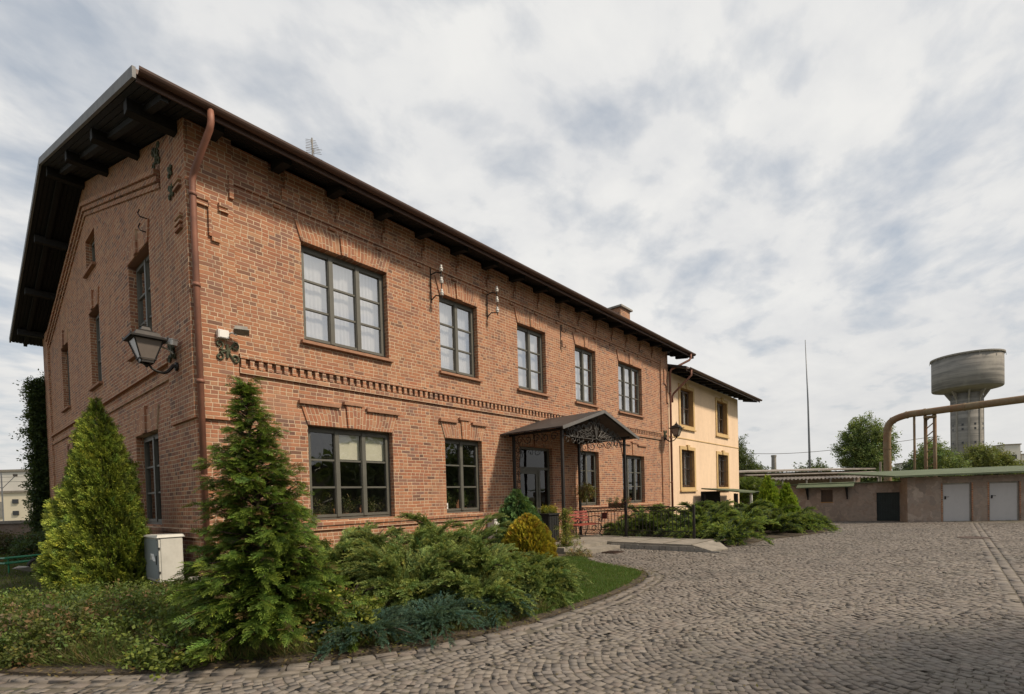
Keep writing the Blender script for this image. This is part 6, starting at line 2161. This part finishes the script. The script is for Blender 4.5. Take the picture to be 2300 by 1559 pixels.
crown_tree("leafy_tree", (60.8, 10.2, 0), 8.2, [(0, 0, 5.6, 1.9, 2.2), (.6, -.8, 3.8, 2.3, 2.0), (-.6, .9, 3.6, 2.3, 2.0), (.9, -2.2, 3.3, 1.6, 1.4)], 1500, .6, (.03, .045, .018), (.085, .11, .04), "dark tree just right of the cream house", 85, r_tr=.25)
rngt = np.random.default_rng(90)
TL = ["first from the cream house", "beside the dark chimney", "left of the thin mast", "just left of the mast foot", "right of the mast foot", "left of the large tree", "behind the large tree", "under the pipeline bend", "at the shed roof below the tower", "between tower and white blocks", "before the white blocks"]
for i in range(11):
    px_ = 84 + i * 2.6 + rngt.normal(0, .5); py_ = 18 - i * 3.6
    k = 4.0 + 1.2 * rngt.random() + (1.2 if i in (1, 3) else 0)
    crown_tree("distant_tree", (px_, py_, 0), k, [(0, 0, k * .62, 2.4, k * .32), (1.5, -1.6, k * .5, 2.2, k * .3), (-1.4, 1.6, k * .5, 2.2, k * .3)], 420, .75, (.04, .055, .028), (.10, .125, .06), "low distant tree in the row, " + TL[i], 300 + i, group="row of low trees behind the warehouse", tm=BROADF, r_tr=.2)
cy = thing("dark_chimney_stack", (88.0, 12.2, 0), "short dark chimney stack over the distant trees", "chimney")
mb = MB(); mb.lathe((88.0, 12.2, 0), [(.45, 0), (.36, 7.0), (.42, 7.0), (.42, 7.3)], 12); mb.build("stack", M["concdark"], cy)
tag(bpy.data.objects[cy.name], None)

wbk = block("white_block", (219, -14.5), 14, 9, 11.5, "white multi storey block right of the water tower", 4, 4, "whitewall", R(-62))
t2 = block("white_block", (224.5, -27.0), 22, 10, 10.6, "greenish white block at the far right edge", 3, 7, "whitewall", R(-62))
t3 = block("stair_tower", (221.5, -22.6), 4.5, 5, 13.8, "small white rooftop tower with a flat overhanging roof", 2, 1, "whitewall", R(-62))
t4 = block("white_block", (208, 1.0), 9, 8, 9.2, "pale block showing between the pipeline and the tower", 3, 3, "whitewall", R(-62))

# ------------------------------------------------------------------ off frame: trees across the yard (reflected in the panes, plus one added to shade the near right corner)
for i, (x_, y_) in enumerate(((-16, -34), (-6, -37), (4, -35), (15, -38), (27, -36), (40, -37))):
    crown_tree("yard_tree", (x_, y_, 0), 8, [(0, 0, 5.0, 3.8, 2.6), (2.5, .5, 4.0, 3.2, 2.2), (-2.5, .4, 4.0, 3.2, 2.2)], 260, 1.6, G0, G1, "tree on the far side of the yard, number %d from the left behind the viewer" % (i + 1), 400 + i, group="trees across the yard", tm=BROADF, r_tr=.25)
crown_tree("yard_tree", (4.8, -17.9, 0), 8, [(0, 0, 6.4, 2.3, 1.8), (1.8, -.4, 5.4, 2.0, 1.6), (-1.2, .2, 5.2, 1.6, 1.4)], 420, .9, G0, G1, "added unseen tree right of the yard, placed to shade the near setts", 410, tm=BROADF, r_tr=.25)  # unseen tree, added so its crown shades the near right setts
oh = thing("yard_hall", (10, -46, 0), "low grey hall closing the yard behind the viewer", "building")
mb = MB(); mb.box(-40, 60, -56, -46, -.06, 5.5); mb.build("wall", M["shedwall"], oh)
mb = MB(); mb.box(-41, 61, -57, -45.4, 5.5, 5.9); mb.build("roof", M["roofmetal"], oh)

rs_ = np.random.default_rng(515)
n = 700
P = np.c_[rs_.uniform(-2, 16, n), rs_.uniform(-11, -2.5, n), np.full(n, .008)]
k = ~inside(P[:, :2], BED) & ~inside(P[:, :2], RBED) & ~inside(P[:, :2], PLAT)
P = P[k]; n = len(P)
D = rs_.normal(0, 1, (n, 3)); D[:, 2] *= .15; D /= np.linalg.norm(D, axis=1, keepdims=True)
N = np.tile((0, 0, 1.), (n, 1)) + rs_.normal(0, .2, (n, 3)); N -= D * (N * D).sum(1, keepdims=True); N /= np.linalg.norm(N, axis=1, keepdims=True)
f = Fol(); f.quads(diamonds(P, D, .02 + .03 * rs_.random(n), .018, N), np.array([(.20, .16, .08), (.13, .13, .05), (.24, .19, .10), (.10, .08, .05)])[rs_.integers(0, 4, n)])
tag(f.build("fallen_leaves"), "sparse small dry leaves lying on the yard setts", "leaf litter", kind="stuff")
